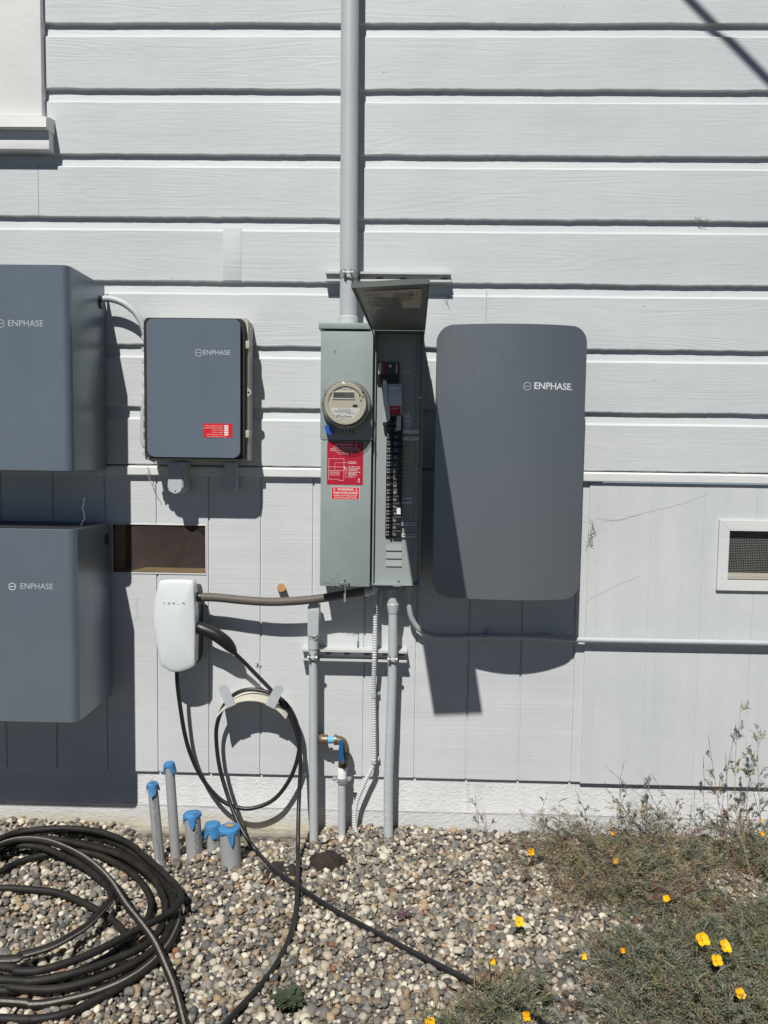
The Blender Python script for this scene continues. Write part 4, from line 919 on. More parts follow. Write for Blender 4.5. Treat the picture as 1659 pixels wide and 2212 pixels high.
bm = bmesh.new(); p, q = mz(312, 715), mz(545, 727)
box(bm, p.x, q.x, -df_ - 0.0008, -df_ - 0.0006, q.z, p.z); p, q = mz(362, 817), mz(520, 827); box(bm, p.x, q.x, -df_ - 0.0008, -df_ - 0.0006, q.z, p.z); p, q = mz(470, 736), mz(600, 746); box(bm, p.x, q.x, -df_ - 0.0008, -df_ - 0.0006, q.z, p.z)
obj('serial_line', bm, M['pvc'], npl, smooth=False)
bm = bmesh.new(); v = mz(198, 483); disc(bm, v.x, v.z, -df_ - 0.001, -df_, 0.0062, 18); w = mz(265, 483); box(bm, v.x, w.x, -df_ - 0.0008, -df_, v.z - 0.0025, v.z + 0.0025); obj('optical_port', bm, M['lcd'], fc)
bm = bmesh.new(); p, q = mz(563, 615), mz(632, 652); prism(bm, rrect(p.x, q.x, q.z, p.z, 0.003, 4), -df_ - 0.001, -df_)
for x, y in ((658, 489), (675, 555), (140, 603), (322, 347), (553, 349)):
    v = mz(x, y); disc(bm, v.x, v.z, -Df + 0.003, -Df + 0.007, 0.0022, 8)
obj('port', bm, M['ink'], fc)
bm = bmesh.new()
for x, y in ((172, 432), (697, 438), (433, 890), (708, 498)): v = mz(x, y); disc(bm, v.x, v.z, -Df - 0.0025, -Df + 0.002, 0.0034, 14)
for k in range(5):
    for sg, x in ((1, 172), (-1, 690)): v = mz(x, 560 + 38 * k); box(bm, v.x - 0.006, v.x + 0.006, -df_ - 0.0006, -df_, v.z - 0.0003, v.z + 0.0003)
obj('rivet', bm, M['meterring'], fc)
bm = bmesh.new(); lathe_y(bm, c.x, c.z, [(R0 - 0.0115, -Df + 0.018), (R0 - 0.0115, -Df - 0.004), (R0 - 0.014, -Df - 0.010), (R0 - 0.022, -Df - 0.0135), (0, -Df - 0.0145)], 56); obj('glass_dome', bm, M['glass'], tM)
bm = bmesh.new(); v = P(706, 928, Dm + 0.02)
q_ = [P(a_, b_, Dm + 0.022) for a_, b_ in ((701, 921), (708, 918), (722, 930), (716, 941), (704, 934))]; prism(bm, [(p_.x, p_.z) for p_ in q_], -Dm - 0.024, -Dm - 0.012); obj('seal_tag', bm, mat('royal_blue_tag', (0.02, 0.09, 0.45), 0.4, var=0.3, vscale=90), tM)

# ------------------------------------------------------------------ struts, pipes, conduits
def strut(label, px0, px1, py0, py1, d, loc_name='strut_channel'):
    x0, x1, z0, z1 = rect(px0, px1, py0, py1, d); t = thing(loc_name, label, 'strut', ((x0 + x1) / 2, 0, z0))
    bm = bmesh.new(); w = 0.0022; lip = 0.008; ret = 0.007
    prof = [(0, z0), (-d, z0), (-d, z0 + lip), (-d + ret, z0 + lip), (-d + ret, z0 + lip - w), (-d + w, z0 + lip - w), (-d + w, z0 + w), (-w, z0 + w), (-w, z1 - w), (-d + w, z1 - w), (-d + w, z1 - lip + w), (-d + ret, z1 - lip + w), (-d + ret, z1 - lip), (-d, z1 - lip), (-d, z1), (0, z1)]
    y_off = Y_LOW if z0 < TRIM_B else 0.0
    A_ = [bm.verts.new((x0, y if y != 0 else y_off, z)) for y, z in prof]; B_ = [bm.verts.new((x1, y if y != 0 else y_off, z)) for y, z in prof]
    for i in range(len(prof)): k = (i + 1) % len(prof); bm.faces.new((A_[i], B_[i], B_[k], A_[k]))
    bm.faces.new(A_); bm.faces.new(list(reversed(B_)))
    obj('channel', bm, M['strut'], t, smooth=False)
    bm = bmesh.new(); zc = (z0 + z1) / 2
    for f in (0.25, 0.43, 0.62, 0.80, 0.95):
        x = x0 + (x1 - x0) * f; prism(bm, rrect(x - 0.014, x + 0.014, zc - 0.007, zc + 0.007, 0.0068, 4), -0.0029, -0.0023)
    obj('slot', bm, M['pvcprint'], t)
    return t, x0, x1, z0, z1
tS1, sx0, sx1, sz0, sz1 = strut('painted strut channel high on the wall behind the raised breaker door', 702, 975, 587, 608, 0.042)
tS2, ux0, ux1, uz0, uz1 = strut('painted strut channel low on the wall holding two grey risers', 650, 879, 1405, 1429, 0.042)
def clamp(t, x, yc, r, zc, m=M['strut']):
    bm = bmesh.new()
    for sg in (-1, 1):
        pts = [(x + sg * (r + 0.002) * math.cos(rad(a_)), yc - (r + 0.002) * math.sin(rad(a_))) for a_ in range(-30, 66, 12)]
        pts.append((x + sg * 0.010, yc - r - 0.006)); pts.append((x + sg * 0.010, yc - r - 0.022))
        lo = [bm.verts.new((a_, b_, zc - 0.014)) for a_, b_ in pts]; hi = [bm.verts.new((a_, b_, zc + 0.014)) for a_, b_ in pts]
        for i in range(len(pts) - 1): bm.faces.new((lo[i], lo[i + 1], hi[i + 1], hi[i]))
    r_ = bmesh.ops.solidify(bm, geom=bm.faces[:], thickness=0.002)
    yb = yc - r - 0.014; tube(bm, [(x - 0.020, yb, zc), (x + 0.020, yb, zc)], 0.0035, 8)
    for sg in (-1, 1): tube(bm, [(x + sg * 0.0125, yb, zc), (x + sg * 0.0175, yb, zc)], 0.0068, 6)
    obj('pipe_clamp', bm, m, t)
# tall service conduit
pc = P(753, 300, 0.078); pcb = P(753, 660, 0.078); xm = (pc.x + pcb.x) / 2
tV = thing('service_conduit', 'thick painted service conduit running up the wall from the panel top', 'conduit', (xm, -0.078, P(753, 697, .078).z))
bm = bmesh.new(); rS = 0.0325; zt_ = top + 0.9; zb_ = mz1 + 0.01
tube(bm, [(P(753, 20, .078).x, -0.078, zt_), (pc.x, -0.078, P(753, 20, .078).z), (pcb.x, -0.078, zb_)], rS, 32); obj('pipe', bm, M['conduit'], tV)
bm = bmesh.new(); tube(bm, [(pcb.x, -0.078, P(753, 697, .1).z - 0.004), (pcb.x, -0.078, P(753, 684, .1).z)], rS + 0.0045, 32)
tube(bm, [(pcb.x, -0.078, P(753, 684, .1).z), (pcb.x, -0.078, P(753, 682.5, .1).z)], [rS + 0.0045, rS + 0.002], 32); obj('hub_fitting', bm, M['strut'], tV)
clamp(tS1, pcb.x, -0.078, rS, P(750, 592, 0.1).z)

def coupling(bm, x, y, z0_, z1_, r, n=24): tube(bm, [(x, y, z0_), (x, y, z1_)], r, n)
# right riser with tape spiral
dR = 0.062
tR = thing('riser_conduit', 'painted riser from the panel bottom to the gravel, its lower half wrapped in spiral tape', 'conduit', (P(840, 1810, dR).x, -dR, 0))
rp = [P(849, 1318, dR), P(848.5, 1410, dR), P(844, 1560, dR), P(839, 1700, dR), P(839.5, 1830, dR)]
bm = bmesh.new(); tube(bm, [P(848.5, 1268, dR)] + smooth_pts(rp, 6), 0.0178, 24); obj('pipe', bm, M['conduit'], tR)
bm = bmesh.new(); v = P(848, 1272, dR); w = P(849, 1303, dR); tube(bm, [v, w], 0.0215, 24); tube(bm, [w, P(849, 1304.5, dR), P(849, 1311, dR), P(849, 1324, dR)], [0.0225, 0.0245, 0.0235, 0.0195], 24); obj('coupling', bm, M['conduit'], tR)
sp = smooth_pts([P(844.5, 1543, dR), P(839, 1700, dR), P(839.5, 1830, dR)], 30); L = sum((b_ - a_).length for a_, b_ in zip(sp, sp[1:]))
bm = bmesh.new(); turns = 15; N_ = turns * 20; hp = []
for i in range(N_):
    f = i / (N_ - 1) * (len(sp) - 1); k = min(int(f), len(sp) - 2); p_ = sp[k].lerp(sp[k + 1], f - k); a_ = 2 * math.pi * turns * i / N_
    hp.append(p_ + Vector((math.cos(a_) * 0.0182, math.sin(a_) * 0.0182, 0)))
tube(bm, hp, 0.0010, 4, cap=False); tube(bm, sp, 0.0183, 24, cap=False); obj('tape_wrap', bm, M['conduit'], tR)
clamp(tS2, P(848, 1418, dR).x, -dR, 0.0178, P(848, 1424, dR + .03).z)
# left riser with conduit body
tL2 = thing('riser_conduit', 'painted riser topped by an oval conduit body, left of the water valve', 'conduit', (P(678, 1815, dR).x, -dR, 0))
rp = [P(676.5, 1395, dR), P(676.8, 1500, dR), P(677.2, 1700, dR), P(678, 1840, dR)]
bm = bmesh.new(); tube(bm, smooth_pts(rp, 5), 0.0168, 24); obj('pipe', bm, M['conduit'], tL2)
bm = bmesh.new(); tube(bm, [P(676.5, 1380, dR), P(676.5, 1401, dR)], 0.0195, 24); obj('coupling', bm, M['conduit'], tL2)
x0, x1, z0, z1 = rect(664.5, 689, 1303, 1384, dR + 0.02)
bm = bmesh.new(); fs = prism(bm, rrect(x0, x1, z0, z1, (x1 - x0) * 0.42, 7), -dR - 0.02, -0.025); bmesh.ops.bevel(bm, geom=list(fs[0].edges), offset=0.004, segments=3, affect='EDGES'); cb_ = obj('conduit_body', bm, M['conduit'], tL2)
x0, x1, z0, z1 = rect(665.5, 688, 1318, 1377, dR + 0.025); bm = bmesh.new(); fs = prism(bm, rrect(x0, x1, z0, z1, (x1 - x0) * 0.46, 8), -dR - 0.025, -dR - 0.0198); bmesh.ops.bevel(bm, geom=list(fs[0].edges), offset=0.0015, segments=2, affect='EDGES'); cp_ = obj('cover_plate', bm, M['conduit'], cb_)
bm = bmesh.new(); v = P(676, 1376, dR + .026); disc(bm, v.x, v.z, -dR - 0.027, -dR - 0.0245, 0.003, 10); obj('screw', bm, M['steel'], cp_)
clamp(tS2, P(676.5, 1418, dR).x, -dR, 0.0168, P(676, 1420, dR + .03).z)
# armoured flexible conduits
def armoured(pts, r, pitch=0.0098):
    bm = bmesh.new(); sp = smooth_pts(pts, 10); q = [sp[0]]; acc = 0; out_, rr = [], []
    Ls = [0]
    for a_, b_ in zip(sp, sp[1:]): Ls.append(Ls[-1] + (b_ - a_).length)
    n = int(Ls[-1] / (pitch / 4))
    for i in range(n + 1):
        s_ = Ls[-1] * i / n; k = max(j for j in range(len(Ls)) if Ls[j] <= s_ + 1e-9); k = min(k, len(sp) - 2); t_ = (s_ - Ls[k]) / max(1e-9, Ls[k + 1] - Ls[k])
        out_.append(sp[k].lerp(sp[k + 1], t_)); rr.append(r * (1 + (0.0, 0.20, 0.24, 0.04)[i % 4] - 0.12))
    tube(bm, out_, rr, 14); return bm
tF = thing('armoured_cable', 'long ribbed white armoured cable snaking from the panel down to the gravel', 'cable', P(808, 1270, .04))
bm = armoured([P(811, 1272, .05), P(811, 1320, .045), P(810, 1380, .05), P(808.5, 1430, .058), P(807, 1500, .03), P(808, 1600, .028), P(806, 1650, .028), P(788, 1690, .03), P(770, 1735, .032), P(766, 1780, .038), P(773, 1812, .05), P(779, 1840, .06)], 0.0086); obj('sheath', bm, M['strut'], tF)
for y in (1502, 1645):
    bm = bmesh.new(); v = P(807.5, y, 0.03); tube(bm, [v + Vector((-0.001, 0, -0.008)), v + Vector((-0.001, 0, 0.008))], 0.0105, 14); box(bm, v.x + 0.006, v.x + 0.022, -0.004, Y_LOW, v.z - 0.007, v.z + 0.007, 0.002); disc(bm, v.x + 0.016, v.z, -0.009, -0.004, 0.0055, 10); obj('strap', bm, M['conduit'], tF)
bm = armoured([P(824, 1270, .05), P(824, 1290, .05), P(822, 1311, .03)], 0.0082); tag(obj('armoured_cable', bm, M['conduit']), 'short stub of ribbed armoured cable in the shade under the panel', 'cable')
# small conduit bending right
dC = 0.018
tB = thing('bent_conduit', 'thin painted conduit dropping from the panel and running right under the slim battery', 'conduit', P(884, 1270, .06))
bm = bmesh.new(); pts = [P(884, 1286, .055), P(884, 1310, .05), P(889, 1335, .04), P(904, 1358, .026), P(930, 1373, dC), P(970, 1376.5, dC), P(1050, 1375, dC), P(1180, 1377, dC), P(1260, 1382, dC), P(1659, 1389.5, dC), P(2000, 1396, dC)]
tube(bm, smooth_pts(pts, 8), 0.0105, 18); obj('pipe', bm, M['conduit'], tB)
bm = bmesh.new(); tube(bm, [P(884, 1266, .055), P(884, 1272, .055)], 0.019, 18); tube(bm, [P(884, 1272, .055), P(884, 1280, .055), P(884, 1290, .055)], [0.0165, 0.0145, 0.0115], 18); obj('connector', bm, M['conduit'], tB)
bm = bmesh.new(); tube(bm, [P(1167, 1376.5, dC), P(1191, 1377.5, dC)], 0.0135, 18); tube(bm, [P(1172, 1376.6, dC), P(1176, 1376.8, dC)], 0.0155, 18); obj('coupling', bm, M['conduit'], tB)
bm = bmesh.new(); v = P(1052, 1375, dC); tube(bm, [v + Vector((-0.008, 0, 0)), v + Vector((0.008, 0, 0))], 0.0125, 18); box(bm, v.x - 0.007, v.x + 0.007, -0.002, Y_LOW, v.z - 0.03, v.z + 0.022, 0.002); obj('strap', bm, M['conduit'], tB)
# dark conduit from charger to panel
tH = thing('charger_feed_conduit', 'thick grey-brown flexible conduit sagging from the charger to the service panel', 'conduit', P(600, 1300, .08))
pts = [P(432, 1289.5, .075), P(470, 1291, .078), P(520, 1296, .082), P(580, 1300, .086), P(640, 1298, .088), P(690, 1293, .088), P(740, 1285, .086), P(790, 1277, .08)]
bm = bmesh.new(); tube(bm, smooth_pts(pts, 8), 0.0165, 20); obj('sheath', bm, M['browncond'], tH)
bm = bmesh.new(); tube(bm, [P(418, 1289, .075), P(436, 1289.8, .075)], 0.0185, 18); obj('gland', bm, M['black_pl'], tH)
bm = bmesh.new(); tube(bm, [P(788, 1277, .08), P(797, 1276, .08)], 0.020, 10); tube(bm, smooth_pts([P(797, 1276, .08), P(806, 1275, .08), P(811, 1266, .08)], 6), 0.0165, 16); obj('elbow_fitting', bm, M['galv'], tH)
# copper stub
tag(obj('pipe_stub', (lambda b_: (tube(b_, [P(608, 1272, -Y_LOW) + Vector((0, 0.004, 0)), P(608, 1269, 0.028)], 0.0165, 24, mi=0), b_)[1])(bmesh.new()), M['copper']), 'short capped copper pipe end poking out of the wall above the dark conduit', 'pipe')
# wall anchor plates
bm = bmesh.new(); v = P(555, 1437, 0); disc(bm, v.x, v.z, Y_LOW - 0.0018, Y_LOW, 0.0125, 18)
pa = obj('screw_plate', bm, M['strut']); tag(pa, 'small round painted plate with a dark screw, right of the charger cable', 'plate')
bm = bmesh.new(); tube(bm, [(v.x - .002, Y_LOW - 0.004, v.z - 0.006), (v.x + .001, Y_LOW - 0.006, v.z), (v.x + 0.002, Y_LOW - 0.004, v.z + 0.006)], 0.0024, 6); obj('screw', bm, M['steel'], pa)

# ------------------------------------------------------------------ water valve
dv = 0.055
tW = thing('water_valve', 'brass water pipe elbow with blue lever valve rising from a grey pipe', 'valve', P(738, 1815, dv))
bm = bmesh.new(); tube(bm, [P(693, 1596, 0) + Vector((0, 0.02, 0)), P(693, 1596, .03)], 0.019, 20); tube(bm, smooth_pts([P(693, 1596, .03), P(694, 1597, .05), P(706, 1598, dv)], 5), 0.018, 20); tube(bm, [P(703, 1598, dv), P(708, 1598, dv)], 0.0205, 20)
tube(bm, [P(722, 1598, dv), P(727, 1598, dv)], 0.0205, 20); tube(bm, smooth_pts([P(725, 1598, dv), P(738, 1602, dv), P(744, 1614, dv), P(745, 1622, dv)], 6), 0.0178, 20); obj('elbow', bm, M['brass'], tW)
bm = bmesh.new(); tube(bm, [P(706, 1598, dv), P(724, 1598, dv)], 0.0145, 18); obj('thread_tape', bm, mat('light_blue_tape', (0.12, 0.42, 0.68), 0.6), tW)
bm = bmesh.new(); tube(bm, [P(745, 1620, dv), P(745, 1628, dv), P(741, 1650, dv), P(739, 1660, dv)], [0.0185, 0.0165, 0.019, 0.016], 8); tube(bm, [P(740, 1646, dv), P(740, 1646, dv + .03)], 0.009, 10); tube(bm, [P(741, 1640, dv) , P(757, 1634, dv)], 0.006, 8); obj('valve_body', bm, mat('dark_brass', (0.07, 0.06, 0.045), 0.5, metal=0.5, var=0.4, vscale=50), tW)
bm = bmesh.new(); q_ = [P(a_, b_, dv + .035) for a_, b_ in ((733, 1599), (741, 1598), (742.5, 1634), (745, 1648), (735, 1648), (731.5, 1634))]; fs = prism(bm, [(p_.x, p_.z) for p_ in q_], -dv - 0.038, -dv - 0.032); bmesh.ops.bevel(bm, geom=list(fs[0].edges), offset=0.0015, segments=2, affect='EDGES'); lv = obj('lever', bm, M['bluepl'], tW)
bm = bmesh.new(); v = P(740, 1647, dv + .04); disc(bm, v.x, v.z, -dv - 0.044, -dv - 0.036, 0.0075, 6); obj('nut', bm, M['brass'], lv)
bm = bmesh.new(); tube(bm, [P(739, 1657, dv), P(739, 1661, dv), P(738.5, 1683, dv)], [0.0165, 0.0185, 0.0178], 20); obj('white_fitting', bm, M['white'], tW)
bm = bmesh.new(); tube(bm, [P(738.5, 1679, dv), P(738.5, 1686, dv)], 0.0205, 20); tube(bm, [P(738.5, 1688, dv), P(738.5, 1690, dv)], 0.0205, 20)
for sg in (-1, 1): v = P(738.5 + sg * 16, 1682 - 0.5, dv); box(bm, v.x - 0.008, v.x + 0.008, -dv - 0.010, -dv + 0.010, v.z - 0.004, v.z + 0.004, 0.002); tube(bm, [v + Vector((0, -0.016, 0)), v + Vector((0, -0.008, 0))], 0.006, 8)
obj('pipe_clamp', bm, M['galv'], tW)
bm = bmesh.new(); tube(bm, [P(738.5, 1684, dv), P(738.5, 1840, dv)], 0.0148, 20); obj('supply_pipe', bm, M['conduit'], tW)

# ------------------------------------------------------------------ taped pvc stubs
def stub(pt, pb, r, tlabel, group, txt=None, tape=0, ang0=0.3):
    g_ = G(*pb, -0.02); d = -g_.y; t_ = P(*pt, d); ax = (t_ - g_); t = thing('pvc_pipe_stub', tlabel, 'pipe', (g_.x, g_.y, 0), group)
    bm = bmesh.new(); tube(bm, [g_ - ax * 0.2, t_], r, 28); pp = obj('pipe', bm, M['pvc'], t)
    # tape cap: crumpled skirt with flaps
    rs = random.Random(tape); bm = bmesh.new(); n = 36; A = ax.normalized(); X = (Vector((1, 0, 0)) - A * A.x).normalized(); Y = A.cross(X)
    flaps = [(rs.uniform(0, 6.28), rs.uniform(.35, .7)) for _ in range(2)] + [(a_, rs.uniform(.3, .5)) for a_ in (3.6 + rs.uniform(-.3, .3), 5.2 + rs.uniform(-.3, .3))]
    ln_ = []
    for j in range(n):
        th = 2 * math.pi * j / n; e = 0
        for a_, w_ in flaps:
            dd = abs((th - a_ + math.pi) % (2 * math.pi) - math.pi); e = max(e, 1 - (dd / w_) ** 2 if dd < w_ else 0)
        ln_.append(e)
    prof = []
    for i in range(9):
        ring = []
        for j in range(n):
            th = 2 * math.pi * j / n; nn = mnoise.noise(Vector((math.cos(th) * 2.6, math.sin(th) * 2.6, i * .8 + tape * 7))) * 1.5 + mnoise.noise(Vector((math.cos(th) * 6, math.sin(th) * 6, i * 1.3 + tape * 3)))
            if i <= 3: rad_ = r * (0.02, 0.5, 0.85, 1.04)[i]; h_ = (0.005, 0.0045, 0.003, 0.0)[i] * min(1.3, r / 0.02) + nn * 0.0018 * (i > 1)
            else:
                f = (i - 3) / 5; dr_ = (0.009 + ln_[j] * (r * 0.85 + 0.014) + 0.004 * nn) * f; h_ = -dr_; rad_ = r * 1.05 + (0.0016 + ln_[j] * 0.006 * f * f) + nn * 0.0024 * f
            ring.append(bm.verts.new(t_ + X * math.cos(th) * rad_ + Y * math.sin(th) * rad_ + A * h_))
        prof.append(ring)
    for a_, b_ in zip(prof, prof[1:]):
        for j in range(n): bm.faces.new((a_[j], a_[(j + 1) % n], b_[(j + 1) % n], b_[j]))
    bm.faces.new(prof[0]); tp = obj('tape_cap', bm, M['blue'], t, ang=24)
    if txt:
        bm = bmesh.new()
        def wr(a_, b_, c_):
            th = -math.pi / 2 + ang0 + b_ / r; q = t_ - A * (txt[2] + (txt[1] - a_)); return q + X * math.cos(th) * (r + 0.0004 + c_) + Y * math.sin(th) * (r + 0.0004 + c_)
        text_bm(bm, txt[0], r * 0.85, 0, 0, 0, align='LEFT', wrap=wr, xs=1.0); obj('printing', bm, M['pvcprint'], pp, smooth=False)
    return t, t_, r, tp
gr = 'grey pipe stubs capped with blue tape'
stub((329, 1692), (346, 1872), 0.0185, 'slender printed grey pipe with drooping blue tape, leftmost of the taped pipes', gr, ('PVC NONMETALLIC CONDUIT INTERTEK LISTED', 0.30, 0.02), 1)
stub((365.5, 1648), (381, 1868), 0.0175, 'tallest slender grey pipe stub with a neat blue tape cap', gr, None, 2)
stub((415, 1757), (421, 1856), 0.030, 'thick short grey pipe whose blue tape hangs in one broad flap', gr, ('SCHEDULE 40', 0.09, 0.055), 3, ang0=0.7)
stub((459, 1780), (464, 1850), 0.026, 'shortest grey taped pipe, tucked between the two thick ones', gr, ('PVC', 0.03, 0.06), 5)
t5, tp5, r5, cap5 = stub((495, 1787), (500, 1878), 0.037, 'widest grey pipe stub with dirt on its ragged blue tape cap', gr, None, 8)
bm = bmesh.new(); bmesh.ops.create_icosphere(bm, subdivisions=2, radius=0.018)
for v in bm.verts: v.co = Vector((v.co.x * (1 + .3 * mnoise.noise(v.co * 90)), v.co.y * 0.8, v.co.z * 0.14)) + tp5 + Vector((0.004, -0.004, 0.010))
obj('dirt', bm, mat('tan_dirt', (0.34, 0.23, 0.13), 0.95, var=0.3, vscale=120, bump=0.5), cap5)

# ------------------------------------------------------------------ car charger, cable, hanger
tE = thing('car_charger', 'white rounded wall charger for a car with black back, left of the cable hanger', 'car charger', P(378, 1450, 0.02))
dE = 0.125
def ez(x, y, d=dE): return P(350 / 1.15732 + x * 0.24714 / 1.15732, 1420 / 1.15732 + y * 0.24714 / 1.15732, d)
ol = [(197, 136), (215, 127), (280, 121), (370, 119), (460, 122), (520, 128), (538, 142), (546, 230), (553, 400), (558, 560), (557, 760), (554, 960), (546, 992), (528, 1008), (480, 1030), (420, 1050), (375, 1057), (325, 1056), (300, 1045), (225, 1003), (210, 985), (180, 850), (152, 690), (138, 600), (133, 500), (140, 380), (158, 270), (180, 180)]
pts = [ez(*o) for o in ol]; cx = sum(p_.x for p_ in pts) / len(pts); cz = sum(p_.z for p_ in pts) / len(pts)
bm = bmesh.new(); rings = []
for sc, dy in ((0.985, 0.052), (0.995, 0.02), (1.0, 0.006), (0.992, 0.0012), (0.975, -0.001), (0.9, -0.004), (0.72, -0.0085), (0.45, -0.013), (0.2, -0.015)):
    rings.append([bm.verts.new((cx + (p_.x - cx) * sc, p_.y + dy, cz + (p_.z - cz) * sc)) for p_ in pts])
n = len(pts)
for a_, b_ in zip(rings, rings[1:]):
    for i in range(n): bm.faces.new((a_[i], a_[(i + 1) % n], b_[(i + 1) % n], b_[i]))
bm.faces.new(rings[-1]); bm.faces.new(list(reversed(rings[0])))
sh = obj('shell', bm, M['white_pl'], tE, ang=60)
bm = bmesh.new(); q_ = [(cx + (p_.x - cx) * 0.93, cz + (p_.z - cz) * (0.97 if p_.z < cz else 0.80)) for p_ in pts]; prism(bm, q_, -dE + 0.053, Y_LOW - 0.001)
v = P(427, 1360, 0.06); bm2 = bmesh.new(); box(bm, v.x - 0.03, v.x + 0.004, -0.10, -0.02, v.z - 0.13, v.z + 0.085, 0.006); bk = obj('back_housing', bm, M['black_pl'], tE)
bm = bmesh.new(); tdep = 0.0172
def seg(x0_, y0_, x1_, y1_):
    p_, q_ = ez(x0_, y0_), ez(x1_, y1_); xa, xb = sorted((p_.x, q_.x)); za, zb2 = sorted((p_.z, q_.z)); box(bm, xa, xb, -dE - 0.0135, -dE - 0.0127, za, zb2)
W_ = 3.2
def yk(u): return 349 + 0.0 * u
for k, ch in enumerate('TESLA'):
    x = 243 + 48 * k; w = 25; y0_, y1_ = 340, 361
    if ch == 'T': seg(x, y0_, x + w, y0_ + W_); seg(x + w / 2 - W_ / 2, y0_ + 6, x + w / 2 + W_ / 2, y1_)
    if ch == 'E': [seg(x, yy, x + w, yy + W_) for yy in (y0_, y0_ + 9, y1_ - W_)]
    if ch == 'S': [seg(x, yy, x + w, yy + W_) for yy in (y0_, y0_ + 9, y1_ - W_)]; seg(x, y0_ + W_, x + W_, y0_ + 9); seg(x + w - W_, y0_ + 9 + W_, x + w, y1_ - W_)
    if ch == 'L': seg(x, y0_, x + W_, y1_ - W_); seg(x, y1_ - W_, x + w, y1_)
    if ch == 'A': seg(x, y0_, x + w, y0_ + W_); seg(x, y0_ + 9, x + W_, y1_); seg(x + w - W_, y0_ + 9, x + w, y1_); seg(x, y0_ + 9, x + w, y0_ + 9 + W_)
obj('wordmark', bm, M['faint'], sh, smooth=False)

# hanger
tG = thing('cable_hanger', 'arched cream cable hanger with two white paddles on the wall', 'cable hanger', P(545, 1560, 0.0))
dg = 0.115
pA, pB_, pC_ = P(488, 1528, dg), P(539.6, 1512, dg), P(606, 1538, dg)
ax_, az_, bx_, bz_, cx_, cz_ = pA.x, pA.z, pB_.x, pB_.z, pC_.x, pC_.z
D_ = 2 * (ax_ * (bz_ - cz_) + bx_ * (cz_ - az_) + cx_ * (az_ - bz_))
hx = ((ax_ ** 2 + az_ ** 2) * (bz_ - cz_) + (bx_ ** 2 + bz_ ** 2) * (cz_ - az_) + (cx_ ** 2 + cz_ ** 2) * (az_ - bz_)) / D_
hz_ = ((ax_ ** 2 + az_ ** 2) * (cx_ - bx_) + (bx_ ** 2 + bz_ ** 2) * (ax_ - cx_) + (cx_ ** 2 + cz_ ** 2) * (bx_ - ax_)) / D_
hr = math.hypot(ax_ - hx, az_ - hz_)
print('hanger r', hr, hx, hz_)
def arc_y(a_): return None
bm = bmesh.new(); AA = [rad(90 + 54 - 108 * i / 40) for i in range(41)]
prof = [(0.0, -dg), (0.0, Y_LOW), (-0.004, Y_LOW), (-0.004, -dg)]
ribs = [(0.0, -dg), (0.0015, -dg + 0.02), (0, -dg + 0.04), (0.0015, -dg + 0.06), (0, -dg + 0.085), (0.0, Y_LOW), (-0.004, Y_LOW), (-0.004, -dg)]
cols = [[bm.verts.new((hx + (hr + dr_) * math.cos(a_), y, hz_ + (hr + dr_) * math.sin(a_))) for dr_, y in ribs] for a_ in AA]
for a_, b_ in zip(cols, cols[1:]):
    for j in range(len(ribs)): k = (j + 1) % len(ribs); bm.faces.new((a_[j], b_[j], b_[k], a_[k]))
bm.faces.new(cols[0]); bm.faces.new(list(reversed(cols[-1])))
obj('drum', bm, M['cream'], tG)
bm = bmesh.new(); R1 = hr + 0.006; prism(bm, [(hx + R1 * math.cos(a_), hz_ + R1 * math.sin(a_)) for a_ in AA] + [(hx + (hr - 0.01) * math.cos(a_), hz_ + (hr - 0.01) * math.sin(a_)) for a_ in reversed(AA)], Y_LOW - 0.004, Y_LOW - 0.0005); obj('back_plate', bm, M['cream'], tG)
def paddle(tip, base, w):
    a_, b_ = P(*tip, dg + 0.001), P(*base, dg + 0.001); ax2 = (a_ - b_); ax2.y = 0; Lp = ax2.length; ax2.normalize(); px2 = Vector((ax2.z, 0, -ax2.x)); o_ = []
    for i in range(13): t_ = rad(180 * i / 12); o_.append(a_ - ax2 * w + px2 * w * math.cos(t_) + ax2 * w * math.sin(t_))
    o_ += [b_ - px2 * w * 1.05, b_ + px2 * w * 1.05]
    bm = bmesh.new(); fs = prism(bm, [(p_.x, p_.z) for p_ in o_], -dg - 0.004, -dg - 0.0002); bmesh.ops.bevel(bm, geom=list(fs[0].edges), offset=0.001, segments=2, affect='EDGES'); obj('paddle', bm, M['conduit'], tG)
paddle((479, 1480), (500, 1526), 0.0185); paddle((606, 1480), (583, 1527), 0.0185)

# cable
tK = thing('charging_cable', 'long black charging cable looped over the hanger and trailing across the pebbles', 'cable', P(500, 1700, 0.05))
rc = 0.0082
gA = [P(382, 1450, .075), P(383, 1475, .07), P(387, 1510, .06), P(398, 1580, .05), P(412, 1630, .045), P(436, 1680, .045), P(470, 1722, .05), P(505, 1742, .055), P(545, 1746, .055), P(590, 1728, .05), P(622, 1690, .045), P(641, 1645, .045), P(647, 1600, .045), P(640, 1560, .045), P(622, 1525, .045), P(596, 1503, .05), P(560, 1491, .05), P(528, 1491, .05), P(500, 1505, .05), P(480, 1532, .05), P(468, 1570, .045), P(468, 1610, .045), P(474, 1655, .055), P(486, 1700, .075), P(505, 1755, .115), P(530, 1805, .165), P(560, 1845, .205)]
gB = [G(600, 1884, .022), G(650, 1919, .018), G(700, 1952, .014), G(760, 1987, .010), G(830, 2024, .010), G(900, 2061, .010), G(970, 2096, .010), G(1040, 2132, .010), G(1090, 2158, .012), G(1160, 2200, .012), G(1260, 2290, .012)]
bm = bmesh.new(); tube(bm, smooth_pts(gA + gB, 7), rc, 12); strand = obj('cable_run', bm, M['rubber'], tK)
